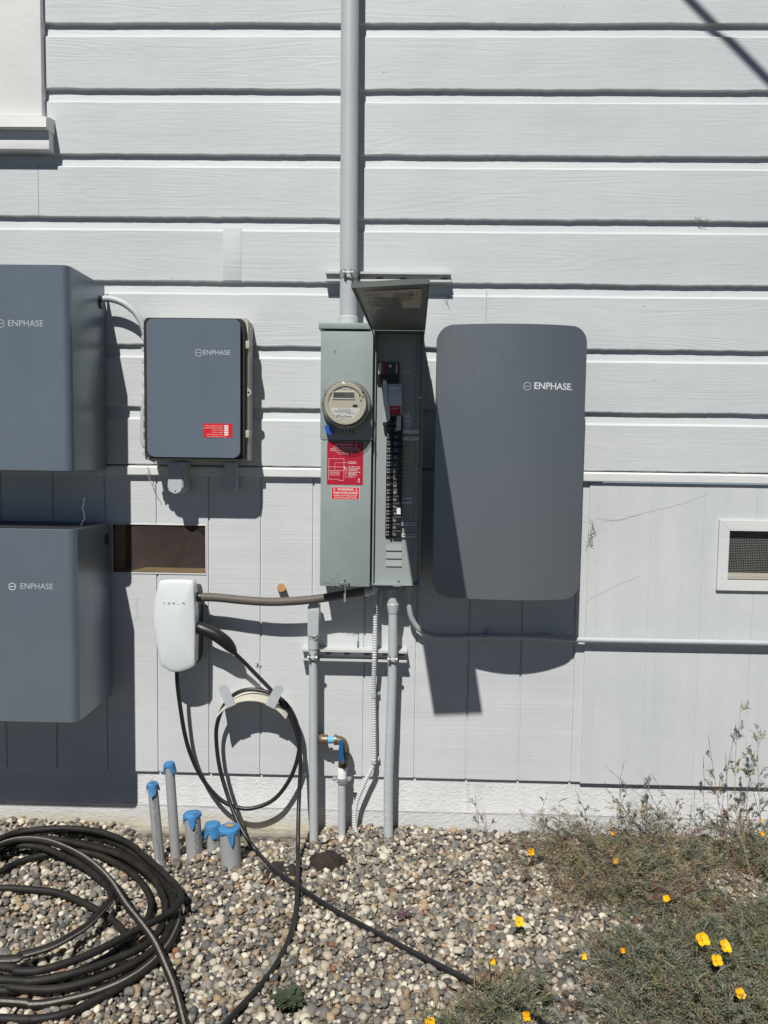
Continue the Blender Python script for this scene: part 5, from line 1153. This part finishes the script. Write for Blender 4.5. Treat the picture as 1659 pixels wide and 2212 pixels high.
gC = [P(503, 1407, .07), P(530, 1433, .06), P(560, 1464, .055), P(585, 1490, .06), P(609, 1520, .06), P(630, 1555, .06), P(644, 1600, .06), P(649, 1650, .062), P(647, 1700, .085), P(645, 1750, .125), P(644, 1800, .185)]
gD = [P(643.5, 1850, .26), G(642, 1905, .030), G(640, 1960, .014), G(630, 2010, .012), G(612, 2055, .010), G(585, 2100, .010), G(550, 2142, .010), G(510, 2185, .010), G(470, 2230, .010), G(420, 2300, .010)]
bm = bmesh.new(); tube(bm, smooth_pts(gC + gD, 7), rc * 0.98, 12); obj('cable_run', bm, M['rubber'], tK)
hp = smooth_pts([P(427, 1355, .085), P(440, 1360, .09), P(462, 1369, .09), P(484, 1384, .085), P(498, 1398, .075), P(507, 1410, .068)], 6); m_ = len(hp)
bm = bmesh.new(); tube(bm, hp, [0.0235 - 0.0 * i for i in range(int(m_ * .35))] + [0.0235 + 0.003 * math.sin(3.1 * (i / (m_ * .65))) - 0.012 * (i / (m_ * .65)) ** 2.2 for i in range(m_ - int(m_ * .35))], 18); obj('plug_handle', bm, M['black_pl'], tK)

# ------------------------------------------------------------------ coiled hose on the pebbles
def zA(x, y): return (x * 700 / 1659) / 1.15732, (2000 + y * 560 / 1327) / 1.15732
tZ = thing('coiled_hose', 'heap of thick dusty black hose coiled on the pebbles with pale stripes', 'hose', G(150, 2000, 0))
half = [
 ([(-60, 262), (60, 205), (200, 178), (400, 168), (600, 192), (760, 255), (860, 335), (960, 425), (1045, 510), (1072, 580), (1035, 645), (940, 705), (800, 775), (600, 882), (440, 950), (250, 1006), (100, 1014), (-60, 985)], .055, None),
 ([(-60, 285), (80, 268), (250, 282), (430, 355), (560, 440), (650, 530), (655, 590), (600, 660), (520, 740), (430, 800), (300, 868), (130, 918), (-60, 945)], .045, (6,)),
 ([(-60, 330), (60, 262), (180, 225), (330, 232), (520, 272), (700, 322), (850, 412), (930, 500), (978, 620), (960, 740), (860, 860), (650, 955), (450, 1022), (200, 1072), (-60, 1062)], .035, None),
 ([(-60, 250), (80, 212), (260, 178), (470, 185), (640, 235), (800, 320), (930, 430), (1010, 540), (1025, 650), (1000, 760), (930, 870), (760, 985), (540, 1072), (300, 1122), (60, 1110), (-60, 1090)], .022, (2,)),
 ([(-60, 460), (60, 392), (180, 345), (320, 318), (500, 308), (650, 355), (790, 440), (868, 535), (895, 620), (870, 710), (800, 790), (680, 900), (480, 1010), (250, 1085), (-60, 1130)], .014, None),
 ([(-60, 300), (120, 246), (330, 236), (560, 270), (760, 340), (920, 450), (1020, 580), (1050, 680), (1020, 790), (950, 900), (800, 1030), (600, 1125), (400, 1182), (200, 1212), (-60, 1190)], .012, (7,)),
 ([(-60, 320), (150, 260), (400, 262), (650, 320), (850, 430), (990, 560), (1050, 690), (1020, 830), (920, 960), (760, 1080), (580, 1180), (400, 1262), (200, 1300), (-60, 1292)], .008, None),
]
rh = 0.0112
for pts_, h_, st in half:
    q = [G(*zA(x, y), h_ + 0.004) for x, y in pts_]; x0 = q[0].x - 0.02
    mir = [Vector((2 * x0 - p_.x, p_.y, p_.z)) for p_ in reversed(q)]
    loop = q + [p_ * 0.9 + q[i % len(q)] * 0.0 + p_ * 0.1 for i, p_ in enumerate(mir)]
    sp = smooth_pts(loop + [loop[0]], 9)
    bm = bmesh.new(); tube(bm, sp, rh, 12, stripe=st, cap=False); obj('hose_loop', bm, [M['hose'], M['braid']], tZ)
ends = [([(-60, 290), (60, 245), (170, 232), (300, 250), (450, 312), (560, 385), (660, 485), (750, 622), (850, 748), (920, 850), (980, 980), (1040, 1130), (1092, 1327), (1130, 1500)], [.07, .07, .07, .07, .068, .066, .062, .062, .062, .05, .028, .014, .012, .012], (9,)),
        ([(-60, 522), (60, 522), (200, 532), (350, 552), (500, 612), (640, 692), (700, 742), (745, 802), (760, 860)], [.012, .012, .012, .012, .012, .012, .012, .012, .012], None)]
for pts_, hs_, st in ends:
    bm = bmesh.new(); tube(bm, smooth_pts([G(*zA(x, y), h_ + 0.004) for (x, y), h_ in zip(pts_, hs_)], 10), rh, 12, stripe=st); obj('hose_end', bm, [M['hose'], M['braid']], tZ)

# ------------------------------------------------------------------ weed barrier scraps
def scrap(px, py, rx, ry, hh, label, seed):
    g_ = G(px, py, 0.0); bm = bmesh.new(); bmesh.ops.create_grid(bm, x_segments=26, y_segments=18, size=1.0)
    for v in bm.verts:
        x, y = v.co.x, v.co.y; rr_ = math.hypot(x, y * 1.05); nn = mnoise.noise(Vector((x * 2, y * 2, seed))) * .45 + mnoise.noise(Vector((x * 6, y * 6, seed))) * .2
        k = max(0, 1 - rr_ ** 2 + nn)
        v.co = Vector((g_.x + x * rx, g_.y + y * ry, hgt(g_.x + x * rx, g_.y + y * ry) - 0.02 + hh * min(1.0, k) ** .55 + 0.006 * mnoise.noise(Vector((x * 5, y * 5, seed + 3)))))
    tag(obj('weed_barrier', bm, M['fabric'], ang=60), label, 'weed barrier')
scrap(706, 1862, 0.080, 0.05, 0.058, 'humped scrap of dark weed barrier beside the foot of the left riser', 3.0)
scrap(604, 1880, 0.075, 0.08, 0.035, 'flat scrap of dark weed barrier right of the widest taped pipe', 9.0)
scrap(40, 2062, 0.10, 0.05, 0.022, 'dark weed barrier peeking out inside the coiled hose', 14.0)
scrap(690, 2012, 0.06, 0.03, 0.019, 'dark weed barrier patch beside the hanging charging cable', 21.0)
scrap(505, 2022, 0.035, 0.03, 0.019, 'small dark weed barrier patch between the hose and the charging cable', 25.0)
scrap(690, 2072, 0.035, 0.022, 0.018, 'small dark weed barrier patch nearest the front between the two cable strands', 31.0)

# ------------------------------------------------------------------ plants
def leaf(bm, p, d, w, L, mi=0, curl=0.2):
    d = d.normalized(); s_ = d.cross(Vector((random.uniform(-1, 1), random.uniform(-1, 1), random.uniform(-.3, 1)))).normalized() * w
    up = Vector((0, 0, curl * L)); m_ = p + d * L * .5
    a_ = bm.verts.new(p); b_ = bm.verts.new(m_ + s_ + up * .3); c_ = bm.verts.new(m_ - s_ + up * .3); e_ = bm.verts.new(p + d * L - up * .4)
    f = bm.faces.new((a_, b_, e_, c_)); f.material_index = mi
def stem(bm, pts, r0_, r1_, mi=0, n=4):
    m_ = len(pts); tube(bm, pts, [r0_ + (r1_ - r0_) * i / (m_ - 1) for i in range(m_)], n, cap=False, mi=mi)
def fern(bm, p, d, L, mi):
    """finely cut leaf: thin rib with narrow side lobes"""
    d = d.normalized(); sd_ = d.cross(Vector((0, 0, 1)));
    if sd_.length < .1: sd_ = Vector((1, 0, 0))
    sd_.normalize(); q = p; k = 5
    for i in range(k):
        f = (i + 1) / k; q2 = p + d * L * f + Vector((0, 0, -0.25 * L * f * f))
        for sg in (-1, 1): leaf(bm, q2, d * 0.6 + sd_ * sg * .9 + Vector((0, 0, random.uniform(-.2, .4))), 0.0017, L * .38 * (1.15 - f * .6), mi)
        leaf(bm, q, q2 - q, 0.0008, (q2 - q).length * 1.05, mi, 0)
        q = q2
def clump(px, py, rx, ry, n, hmax, label, mats_, wts, seed, lie=0.6, group='low grey-green poppy plants'):
    random.seed(seed); c_ = G(px, py, 0.0); t = thing('poppy_plant', label, 'plant', c_, group); bm = bmesh.new()
    tufts = [(random.uniform(-.85, .85), random.uniform(-.85, .85), random.uniform(.5, 1.2)) for _ in range(6)]
    for i in range(n):
        tu = random.choices(tufts, [q_[2] for q_ in tufts])[0]; a_ = random.uniform(0, 6.283); rr_ = random.random() ** .8 * .30; x = c_.x + rx * (tu[0] + rr_ * math.cos(a_)); y = min(-0.03, c_.y + ry * (tu[1] + rr_ * 1.3 * math.sin(a_))); z = hgt(x, y)
        mi = random.choices(range(len(mats_)), wts)[0]
        ang = random.uniform(0, 6.283) if random.random() < .25 else a_; el_ = random.uniform(.15, 1.35) * (1 - lie * .5)
        dv_ = Vector((math.cos(ang) * math.cos(el_), math.sin(ang) * math.cos(el_), math.sin(el_))); L = random.uniform(.4, 1) * hmax
        p0 = Vector((x, y, z)); p1 = p0 + dv_ * L * .5; p2 = p0 + dv_ * L + Vector((0, 0, -L * .18)); p1.z = max(p1.z, z + .006); p2.z = max(p2.z, z + .004)
        if p1.y > -.01: p1.y = -.015
        if p2.y > -.01: p2.y = -.02
        stem(bm, [p0, p1, p2], 0.0011, 0.0006, mi, 3)
        for f in (.3, .5, .7, .85, 1.0):
            if random.random() < .8:
                q = p0.lerp(p1, f * 2) if f < .5 else p1.lerp(p2, f * 2 - 1)
                dd = Vector((random.uniform(-1, 1), random.uniform(-1, 1), random.uniform(-.1, .8))) + dv_ * .6
                if q.y + dd.y * .05 > -.01: dd.y = -abs(dd.y)
                if random.random() < .72: fern(bm, q, dd, random.uniform(.034, .068), mi)
                else: leaf(bm, q, dd, 0.0017, random.uniform(.035, .08), mi)
    obj('foliage', bm, mats_, t, smooth=False)
    bm = bmesh.new()
    for i in range(max(5, n // 7)):
        a_ = random.uniform(0, 6.283); x = c_.x + rx * .8 * random.uniform(-1, 1); y = min(-0.06, c_.y + ry * .8 * random.uniform(-1, 1)); p0 = Vector((x, y, hgt(x, y))); L = random.uniform(.09, .20)
        dv_ = Vector((math.cos(a_), math.sin(a_) * .8 - .1, random.uniform(.35, .9))).normalized(); p1 = p0 + dv_ * L * .5; p2 = p0 + dv_ * L * .85 + Vector((0, 0, -.10 * L)); p3 = p0 + dv_ * L * 1.1 + Vector((0, 0, -.32 * L))
        for p_ in (p1, p2, p3): p_.y = min(p_.y, -.02); p_.z = max(p_.z, .008)
        stem(bm, smooth_pts([p0, p1, p2, p3], 4), 0.0017, 0.0008, random.choices((0, 1, 2), (2, 3, 4))[0], 4)
    obj('long_stems', bm, mats_, t, smooth=False); return t
MF = [M['leafgrey'], M['leafolive'], M['leafdry'], M['leafred']]
spec = [
 (1185, 1895, .10, .05, 36, .10, 'thin straggling poppy plant at the left edge of the weed bed', (3, 1, 3, 1)),
 (1255, 1870, .13, .06, 150, .12, 'grey matted poppy plant left of centre near the wall', (4, 1, 4, 1)),
 (1335, 1880, .14, .07, 220, .15, 'dense grey matted poppy plant under the wall, mid weed bed', (4, 1.5, 4, 1)),
 (1425, 1890, .13, .06, 190, .15, 'matted poppy plant with yellowed stems leaning right', (4, 2, 4, 1)),
 (1500, 1925, .11, .06, 28, .11, 'sparse dry poppy plant over pale stones near the wall', (3, 1, 4, 2)),
 (1270, 1935, .12, .06, 120, .11, 'dark straggly poppy plant with dry brown tangle at its foot', (3, 1, 4, 2)),
 (1365, 1940, .13, .06, 190, .11, 'poppy plant with a rusty dead core in the middle of the weed bed', (4, 2, 3, 3)),
 (1465, 1965, .12, .06, 140, .12, 'olive poppy plant at the heart of the weed bed', (4, 4, 2, 1)),
 (1560, 1990, .12, .06, 80, .13, 'reddish-stemmed poppy plant right of centre', (3, 2, 3, 3)),
 (1660, 1890, .07, .06, 110, .13, 'green leafy poppy plant against the right edge by the wall', (2, 4, 1, 1)),
 (1640, 2010, .11, .08, 180, .13, 'olive poppy plant at the right edge, halfway down', (4, 4, 1.5, 1)),
 (1375, 2078, .11, .06, 200, .11, 'grey feathery poppy plant with two single blooms', (6, 2, 1.5, .5)),
 (1460, 2080, .12, .08, 260, .12, 'lush grey-green poppy plant left of the bright bloom trio', (6, 3, 1, .5)),
 (1560, 2090, .12, .08, 260, .12, 'lush poppy plant carrying the trio of wide open blooms', (5, 3, 1, .5)),
 (1650, 2110, .10, .08, 240, .12, 'lush poppy plant at the lower right edge', (5, 3, 1, .5)),
 (1400, 2160, .12, .07, 260, .12, 'feathery poppy plant low in the bed beside bare pebbles', (6, 3, 1, .5)),
 (1500, 2185, .12, .07, 280, .13, 'feathery poppy plant at the bottom of the bed', (6, 3, 1, .5)),
 (1610, 2200, .12, .08, 280, .13, 'dense feathery poppy plant in the bottom right corner', (5, 3, 1, .5)),
 (1085, 2190, .09, .05, 130, .12, 'green feathery poppy plant at the end of the trailing cable', (4, 4, 1, .2)),
 (1000, 2225, .08, .05, 90, .12, 'grassy poppy plant at the bottom edge left of the cable end', (3, 4, 1, .2)),
 (1240, 1840, .13, .05, 150, .20, 'upright brown tangle of dry poppy stems against the foundation at the left', (2, 1, 4, 2)),
 (1390, 1845, .15, .05, 190, .20, 'tallest brown tangle of dry poppy stems against the foundation', (2, 1.5, 4, 2)),
 (1520, 1850, .10, .04, 26, .16, 'thin brown stems against the foundation right of the tall tangle', (2, 1, 4, 2)),
 (1640, 1830, .09, .05, 170, .24, 'leafy upright stems by the wall at the right edge', (2, 2, 4, 1)),
 (1700, 1990, .10, .25, 260, .14, 'poppy plant mostly beyond the right edge', (4, 3, 1, 1)),
 (1500, 2290, .30, .08, 420, .13, 'poppy plant mostly beyond the bottom edge', (4, 3, 1, .5)),
]
plants = []
for i, (px, py, rx, ry, n, h_, lb, w_) in enumerate(spec): plants.append(clump(px, py, rx, ry, int(n * 0.40), h_ * 1.3, lb, MF, w_, 100 + i))
# arching seed stems near the wall
def stalk(pix, label, mi, seed, dd=0.10, branches=6, r=0.0016):
    random.seed(seed); base = G(*pix[0], 0.0); d0 = -base.y; t = thing('dry_stalk', label, 'plant', base, 'tall thin stalks in the weed bed'); bm = bmesh.new()
    pts = [base] + [P(x, y, max(.02, d0 + (dd - d0) * min(1, (i + 1) / max(1, len(pix) - 1)))) for i, (x, y) in enumerate(pix[1:])]
    sp = smooth_pts(pts, 6); stem(bm, sp, r, r * .45, mi, 5)
    for b_ in range(branches):
        k = int(len(sp) * random.uniform(.25, .97)); p_ = sp[min(k, len(sp) - 2)]; tg = (sp[min(k + 1, len(sp) - 1)] - p_).normalized()
        dv_ = (tg + Vector((random.choice((-1, 1)) * random.uniform(.4, .9), random.uniform(-.4, .1), random.uniform(-.1, .4)))).normalized(); L = random.uniform(.02, .065)
        stem(bm, [p_, p_ + dv_ * L * .6 + Vector((0, 0, .003)), p_ + dv_ * L + Vector((0, 0, .01))], .0009, .0006, mi, 3)
        for _ in range(5): fern(bm, p_ + dv_ * L * random.uniform(.2, 1), dv_ + Vector((random.uniform(-.7, .7), random.uniform(-.6, .2), random.uniform(-.3, .7))), random.uniform(.012, .024), mi)
    e_ = sp[-1]; dv_ = (sp[-1] - sp[-3]).normalized(); stem(bm, [e_, e_ + dv_ * .012, e_ + dv_ * .034], .0016, .0004, 4, 5)
    obj('stem', bm, MF + [M['webdark']], t, smooth=False)
stalk([(1640, 1930), (1612, 1850), (1590, 1760), (1588, 1660), (1592, 1590), (1600, 1530)], 'tallest dry branching stalk in front of the right panel', 2, 1, .10, 11)
stalk([(1622, 1900), (1604, 1800), (1608, 1740), (1620, 1680), (1634, 1640), (1642, 1590)], 'branched stalk leaning right, just right of the tallest one', 2, 2, .10, 9)
stalk([(1600, 1900), (1576, 1800), (1572, 1730), (1568, 1645)], 'straight thin stalk left of the tallest one', 3, 3, .10, 7)
stalk([(1590, 1930), (1570, 1820), (1550, 1720), (1532, 1605)], 'thin stalk with a bare upper half, leaning left', 3, 4, .10, 8)
stalk([(1655, 1900), (1645, 1800), (1640, 1720), (1637, 1640)], 'leafy stalk at the right edge of the photo', 0, 5, .12, 9)
stalk([(1510, 1910), (1470, 1850), (1420, 1795), (1360, 1760), (1318, 1735)], 'yellowish stem arching far left over the bed', 2, 6, .12, 10)
stalk([(1480, 1870), (1440, 1800), (1410, 1745), (1322, 1668)], 'grey stem reaching up left towards the siding corner', 0, 7, .07, 8)
stalk([(1340, 1850), (1270, 1810), (1185, 1790), (1170, 1760), (1178, 1728)], 'grey stem creeping left along the foundation', 0, 8, .08, 9)
stalk([(1300, 1830), (1275, 1800), (1262, 1750), (1250, 1722)], 'short upright stem left of centre along the foundation', 0, 9, .07, 5)
stalk([(1420, 1840), (1380, 1790), (1350, 1750), (1338, 1700), (1345, 1660)], 'crooked stem standing before the siding corner', 0, 10, .08, 9)
stalk([(1490, 1850), (1470, 1790), (1450, 1740), (1416, 1685)], 'thin bare stem leaning left past the panel edge', 3, 11, .06, 5)
stalk([(1525, 1850), (1512, 1800), (1500, 1760), (1500, 1720)], 'short dark stalk with round seed head before the foundation', 0, 12, .05, 3)
stalk([(1395, 1850), (1400, 1800), (1395, 1740), (1392, 1695)], 'upright leafy stem in mid bed before the foundation', 0, 13, .06, 8)
stalk([(1650, 1860), (1600, 1810), (1545, 1790), (1518, 1793)], 'low stem arching left at the right edge', 0, 14, .10, 7)
stalk([(1030, 1830), (1031, 1790), (1028, 1735)], 'bare twig standing alone before the foundation', 3, 15, .05, 1, .0012)
stalk([(1052, 1832), (1050, 1800), (1048, 1765)], 'shorter bare twig right of the lone one', 3, 16, .05, 2, .0012)
stalk([(1660, 1820), (1640, 1760), (1625, 1700), (1618, 1668)], 'feathery stem near the right edge above the foundation line', 1, 17, .10, 9)
stalk([(1440, 2010), (1500, 1960), (1470, 1880), (1430, 1800), (1380, 1742)], 'long yellowed stem rising from the middle of the bed', 2, 18, .12, 8)
# flowers
def flower(px, py, z, r, tilt, az_, label, open_, seed):
    random.seed(seed); c_ = G(px, py, z); t = thing('poppy_flower', label, 'flower', c_, 'yellow poppy blooms')
    A = Vector((math.sin(tilt) * math.cos(az_), math.sin(tilt) * math.sin(az_), math.cos(tilt))); X = A.orthogonal().normalized(); Y = A.cross(X)
    for k in range(4):
        bm = bmesh.new(); a0_ = k * math.pi / 2 + random.uniform(-.15, .15); g_ = []
        for i in range(6):
            f = i / 5; row = []
            for j in range(7):
                s_ = (j - 3) / 3; an = a0_ + s_ * 0.98 * (f ** .3); rr_ = r * f * (1 - .30 * s_ * s_ * f) * (1 + .07 * math.sin(4 * s_ + seed + k))
                up_ = r * ((open_ + .25) * f ** 1.5 * 1.0 + .05 * math.sin(7 * s_ + seed + k)* f)
                row.append(bm.verts.new(c_ + X * math.cos(an) * rr_ * (1 - open_ * .35) + Y * math.sin(an) * rr_ * (1 - open_ * .35) + A * (up_ + 0.0006 * k)))
            g_.append(row)
        for p_, q_ in zip(g_, g_[1:]):
            for j in range(6): bm.faces.new((p_[j], p_[j + 1], q_[j + 1], q_[j]))
        bmesh.ops.remove_doubles(bm, verts=bm.verts, dist=1e-6); obj('petal', bm, M['petal'], t)
    bm = bmesh.new(); tube(bm, [c_, c_ + A * r * .25, c_ + A * r * .45], [r * .15, r * .16, r * .03], 10); obj('centre', bm, M['petal_in'], t)
    bm = bmesh.new(); g0 = Vector((c_.x + random.uniform(-.02, .02), c_.y + random.uniform(-.01, .03), hgt(c_.x, c_.y))); g0.y = min(g0.y, -.03)
    stem(bm, smooth_pts([g0, (g0 + c_) / 2 + Vector((random.uniform(-.01, .01), 0, .005)), c_ - A * .002], 5), .0013, .0011, 0, 5); obj('stem', bm, M['leafolive'], t)
fl = [(1146, 1842, .07, .017, .9, -1.6, 'cupped bloom nearest the wall on the left', .55), (1326, 1861, .06, .016, .9, -1.2, 'bloom half hidden in grey foliage near the wall', .45), (1324, 1800, .09, .012, 1.0, -1.9, 'small bloom high against the foundation', .8), (1441, 1943, .07, .015, .8, -2.2, 'orange bloom sunk in dry stems mid bed', .4),
      (1121, 1992, .05, .0185, .75, -1.4, 'star-like bloom over bare pebbles at the left', .1), (1515, 2031, .10, .024, .75, -1.5, 'largest wide open bloom of the trio', .25), (1563, 2046, .10, .022, .75, -1.2, 'right bloom of the trio', .3), (1547, 2076, .10, .019, .8, -1.7, 'lowest bloom of the trio', .3),
      (1345, 2054, .08, .0125, .9, -1.9, 'small cupped bloom in the middle of the grey foliage', .8), (1256, 2066, .07, .014, 1.0, -1.0, 'small bloom at the edge of the bare pebbles', .55), (1056, 2078, .07, .016, 1.1, -.9, 'folded bloom above the trailing cable', .8), (1597, 2148, .09, .017, .8, -1.5, 'bloom in the lower right corner foliage', .3),
      (1139, 2196, .08, .017, .9, -1.9, 'cupped bloom at the bottom edge', .8), (1642, 1773, .10, .010, .9, -1.6, 'small upper bloom at the right edge', .6), (1644, 1801, .09, .013, .9, -1.4, 'lower of two blooms at the right edge', .5), (928, 2212, .05, .018, .7, -1.6, 'bloom cut by the bottom edge', .3)]
for i, (px, py, z, r, ti, a_, lb, op) in enumerate(fl): flower(px, py, z, r * 0.94, ti, a_, 'yellow poppy, ' + lb, op, 50 + i)
# dry straw and leaf bits scattered over the pebbles
random.seed(77); bm = bmesh.new()
for i in range(420):
    px = random.uniform(900, 1700) if random.random() < .75 else random.uniform(300, 1000); py = random.uniform(1830, 2230); p0 = G(px, py, 0); p0.y = min(p0.y, -.03); p0.z = hgt(p0.x, p0.y) + random.uniform(.003, .011); a_ = random.uniform(0, 6.28); L = random.uniform(.012, .05)
    d_ = Vector((math.cos(a_), math.sin(a_), random.uniform(-.1, .2))); q_ = Vector((-math.sin(a_), math.cos(a_), 0)) * L * random.uniform(-.25, .25)
    stem(bm, [p0 - d_ * L / 2, p0 + q_ + Vector((0, 0, .003)), p0 + d_ * L / 2], random.uniform(.0006, .0013), .0005, random.choices((0, 1), (3, 2))[0], 4)
tag(obj('plant_litter', bm, [M['leafdry'], M['leafred']], smooth=False), 'dry straw and leaf bits strewn over the pebbles', 'litter', kind='stuff')
# small broad-leaved weeds
def weed(px, py, n, r, label, m, seed, w=.5, up=.3):
    random.seed(seed); c_ = G(px, py, .0); t = thing('weed', label, 'weed', c_); bm = bmesh.new()
    for i in range(n):
        a_ = random.uniform(0, 6.28); L = r * random.uniform(.5, 1); p0 = c_ + Vector((random.uniform(-.3, .3) * r, random.uniform(-.3, .3) * r, hgt(c_.x, c_.y) + .006)); d_ = Vector((math.cos(a_), math.sin(a_), up * random.uniform(.2, 1.4))); s_ = d_.cross(Vector((0, 0, 1))).normalized()
        ol_ = []
        for k in range(9):
            f = k / 8; ww = L * w * .5 * math.sin(math.pi * min(1, f * .92 + .06)) * (1 + .25 * (-1) ** k); ol_.append((p0 + d_ * L * f + Vector((0, 0, -.3 * L * f * f + .01)), s_ * ww))
        A_ = [bm.verts.new(p_ + s2 + Vector((0, 0, .2 * s2.length))) for p_, s2 in ol_]; M_ = [bm.verts.new(p_) for p_, s2 in ol_]; B_ = [bm.verts.new(p_ - s2 + Vector((0, 0, .2 * s2.length))) for p_, s2 in ol_]
        for k in range(8): bm.faces.new((A_[k], A_[k + 1], M_[k + 1], M_[k])); bm.faces.new((M_[k], M_[k + 1], B_[k + 1], B_[k]))
    obj('leaves', bm, m, t, ang=70)
weed(620, 2176, 44, .05, 'small dark green broad-leaved weed at the bottom beside the cable', M['leafgreen'], 5, .55, .6)
weed(1165, 2150, 9, .06, 'green lobed weed on bare pebbles before the poppies', M['leafgreen'], 6, .4, 1.3)
weed(868, 1986, 46, .035, 'dull purple rosette weed among the pebbles in mid foreground', M['succulent'], 7, .18, .5)
weed(1060, 2130, 30, .04, 'dark reddish small weed at the end of the trailing cable', M['leafred'], 8, .3, .8)
weed(1190, 1870, 20, .05, 'wispy grey tuft where the weed bed begins', M['leafgrey'], 9, .12, 1.0)

# ------------------------------------------------------------------ overhead wire whose shadow crosses the top right
wa, wb = P(1440, -50, 0), P(1720, 235, 0); off = -SUN_TRAVEL / SUN_TRAVEL.y * 1.3
bm = bmesh.new(); dirw = (wb - wa); tube(bm, [wa + off - dirw * 1.0, wa + off, wb + off, wb + off + dirw * 1.0], 0.0145, 10)
tag(obj('overhead_cable', bm, M['black_pl']), 'thin black overhead wire whose slanting shadow falls on the upper right siding', 'cable')
# cobwebs and debris on the wall
random.seed(11)
def web(pix, label, r=0.0006, d=0.001, jit=3.0, m='web', extra=0):
    bm = bmesh.new()
    for poly in pix:
        pts = []
        for (x0_, y0_), (x1_, y1_) in zip(poly, poly[1:]):
            for k in range(8): f = k / 8; pts.append(P(x0_ + (x1_ - x0_) * f + random.uniform(-.3, .3) * jit, y0_ + (y1_ - y0_) * f + random.uniform(-.3, .3) * jit, d))
        tube(bm, pts, r, 4)
    tag(obj('cobweb', bm, M[m], smooth=False), label, 'cobweb', 'dusty cobwebs on the wall')
web([[(1280, 1130), (1272, 1165), (1266, 1185)], [(1284, 1140), (1276, 1170), (1280, 1178)], [(1290, 1148), (1276, 1158), (1270, 1180)], [(1276, 1120), (1282, 1140), (1278, 1160)]], 'dark tangled cobweb hanging right of the slim battery', .0007, 0.002, 12, 'webdark')
web([[(1285, 1118), (1330, 1125), (1400, 1105), (1480, 1085), (1540, 1062)], [(1300, 1125), (1340, 1122), (1390, 1108)]], 'long dusty cobweb strand slanting above the right wall vent', .0003, -.006, 4)
web([[(1264, 1300), (1310, 1275), (1350, 1256), (1385, 1243)]], 'short dusty cobweb strand right of the slim battery corner', .0003, -.006, 4)
web([[(182, 1075), (178, 1100), (183, 1118), (172, 1140)]], 'pale curled thread hanging between the two deep cabinets', .0004, .30, 6, 'trim')
web([[(318, 1000), (320, 1030), (328, 1050), (340, 1068)], [(320, 1010), (326, 1045)]], 'grey web shred hanging below the hinge side of the combiner box', .0009, .02, 7)
web([[(700, 1253), (722, 1262), (740, 1268)], [(716, 1246), (724, 1262), (718, 1268)], [(728, 1240), (730, 1262)]], 'wispy web on the bottom of the meter cover', .0006, Dm + .003, 6)
web([[(968, 640), (965, 655), (972, 672)], [(962, 648), (968, 662)]], 'small dark web scrap right of the raised door', .0007, .001, 5, 'webdark')
web([[(1500, 470), (1518, 478), (1530, 474)], [(1510, 468), (1520, 486)], [(1508, 476), (1532, 482)]], 'web wad caught under a siding board at the right', .0006, .002, 8, 'webdark')
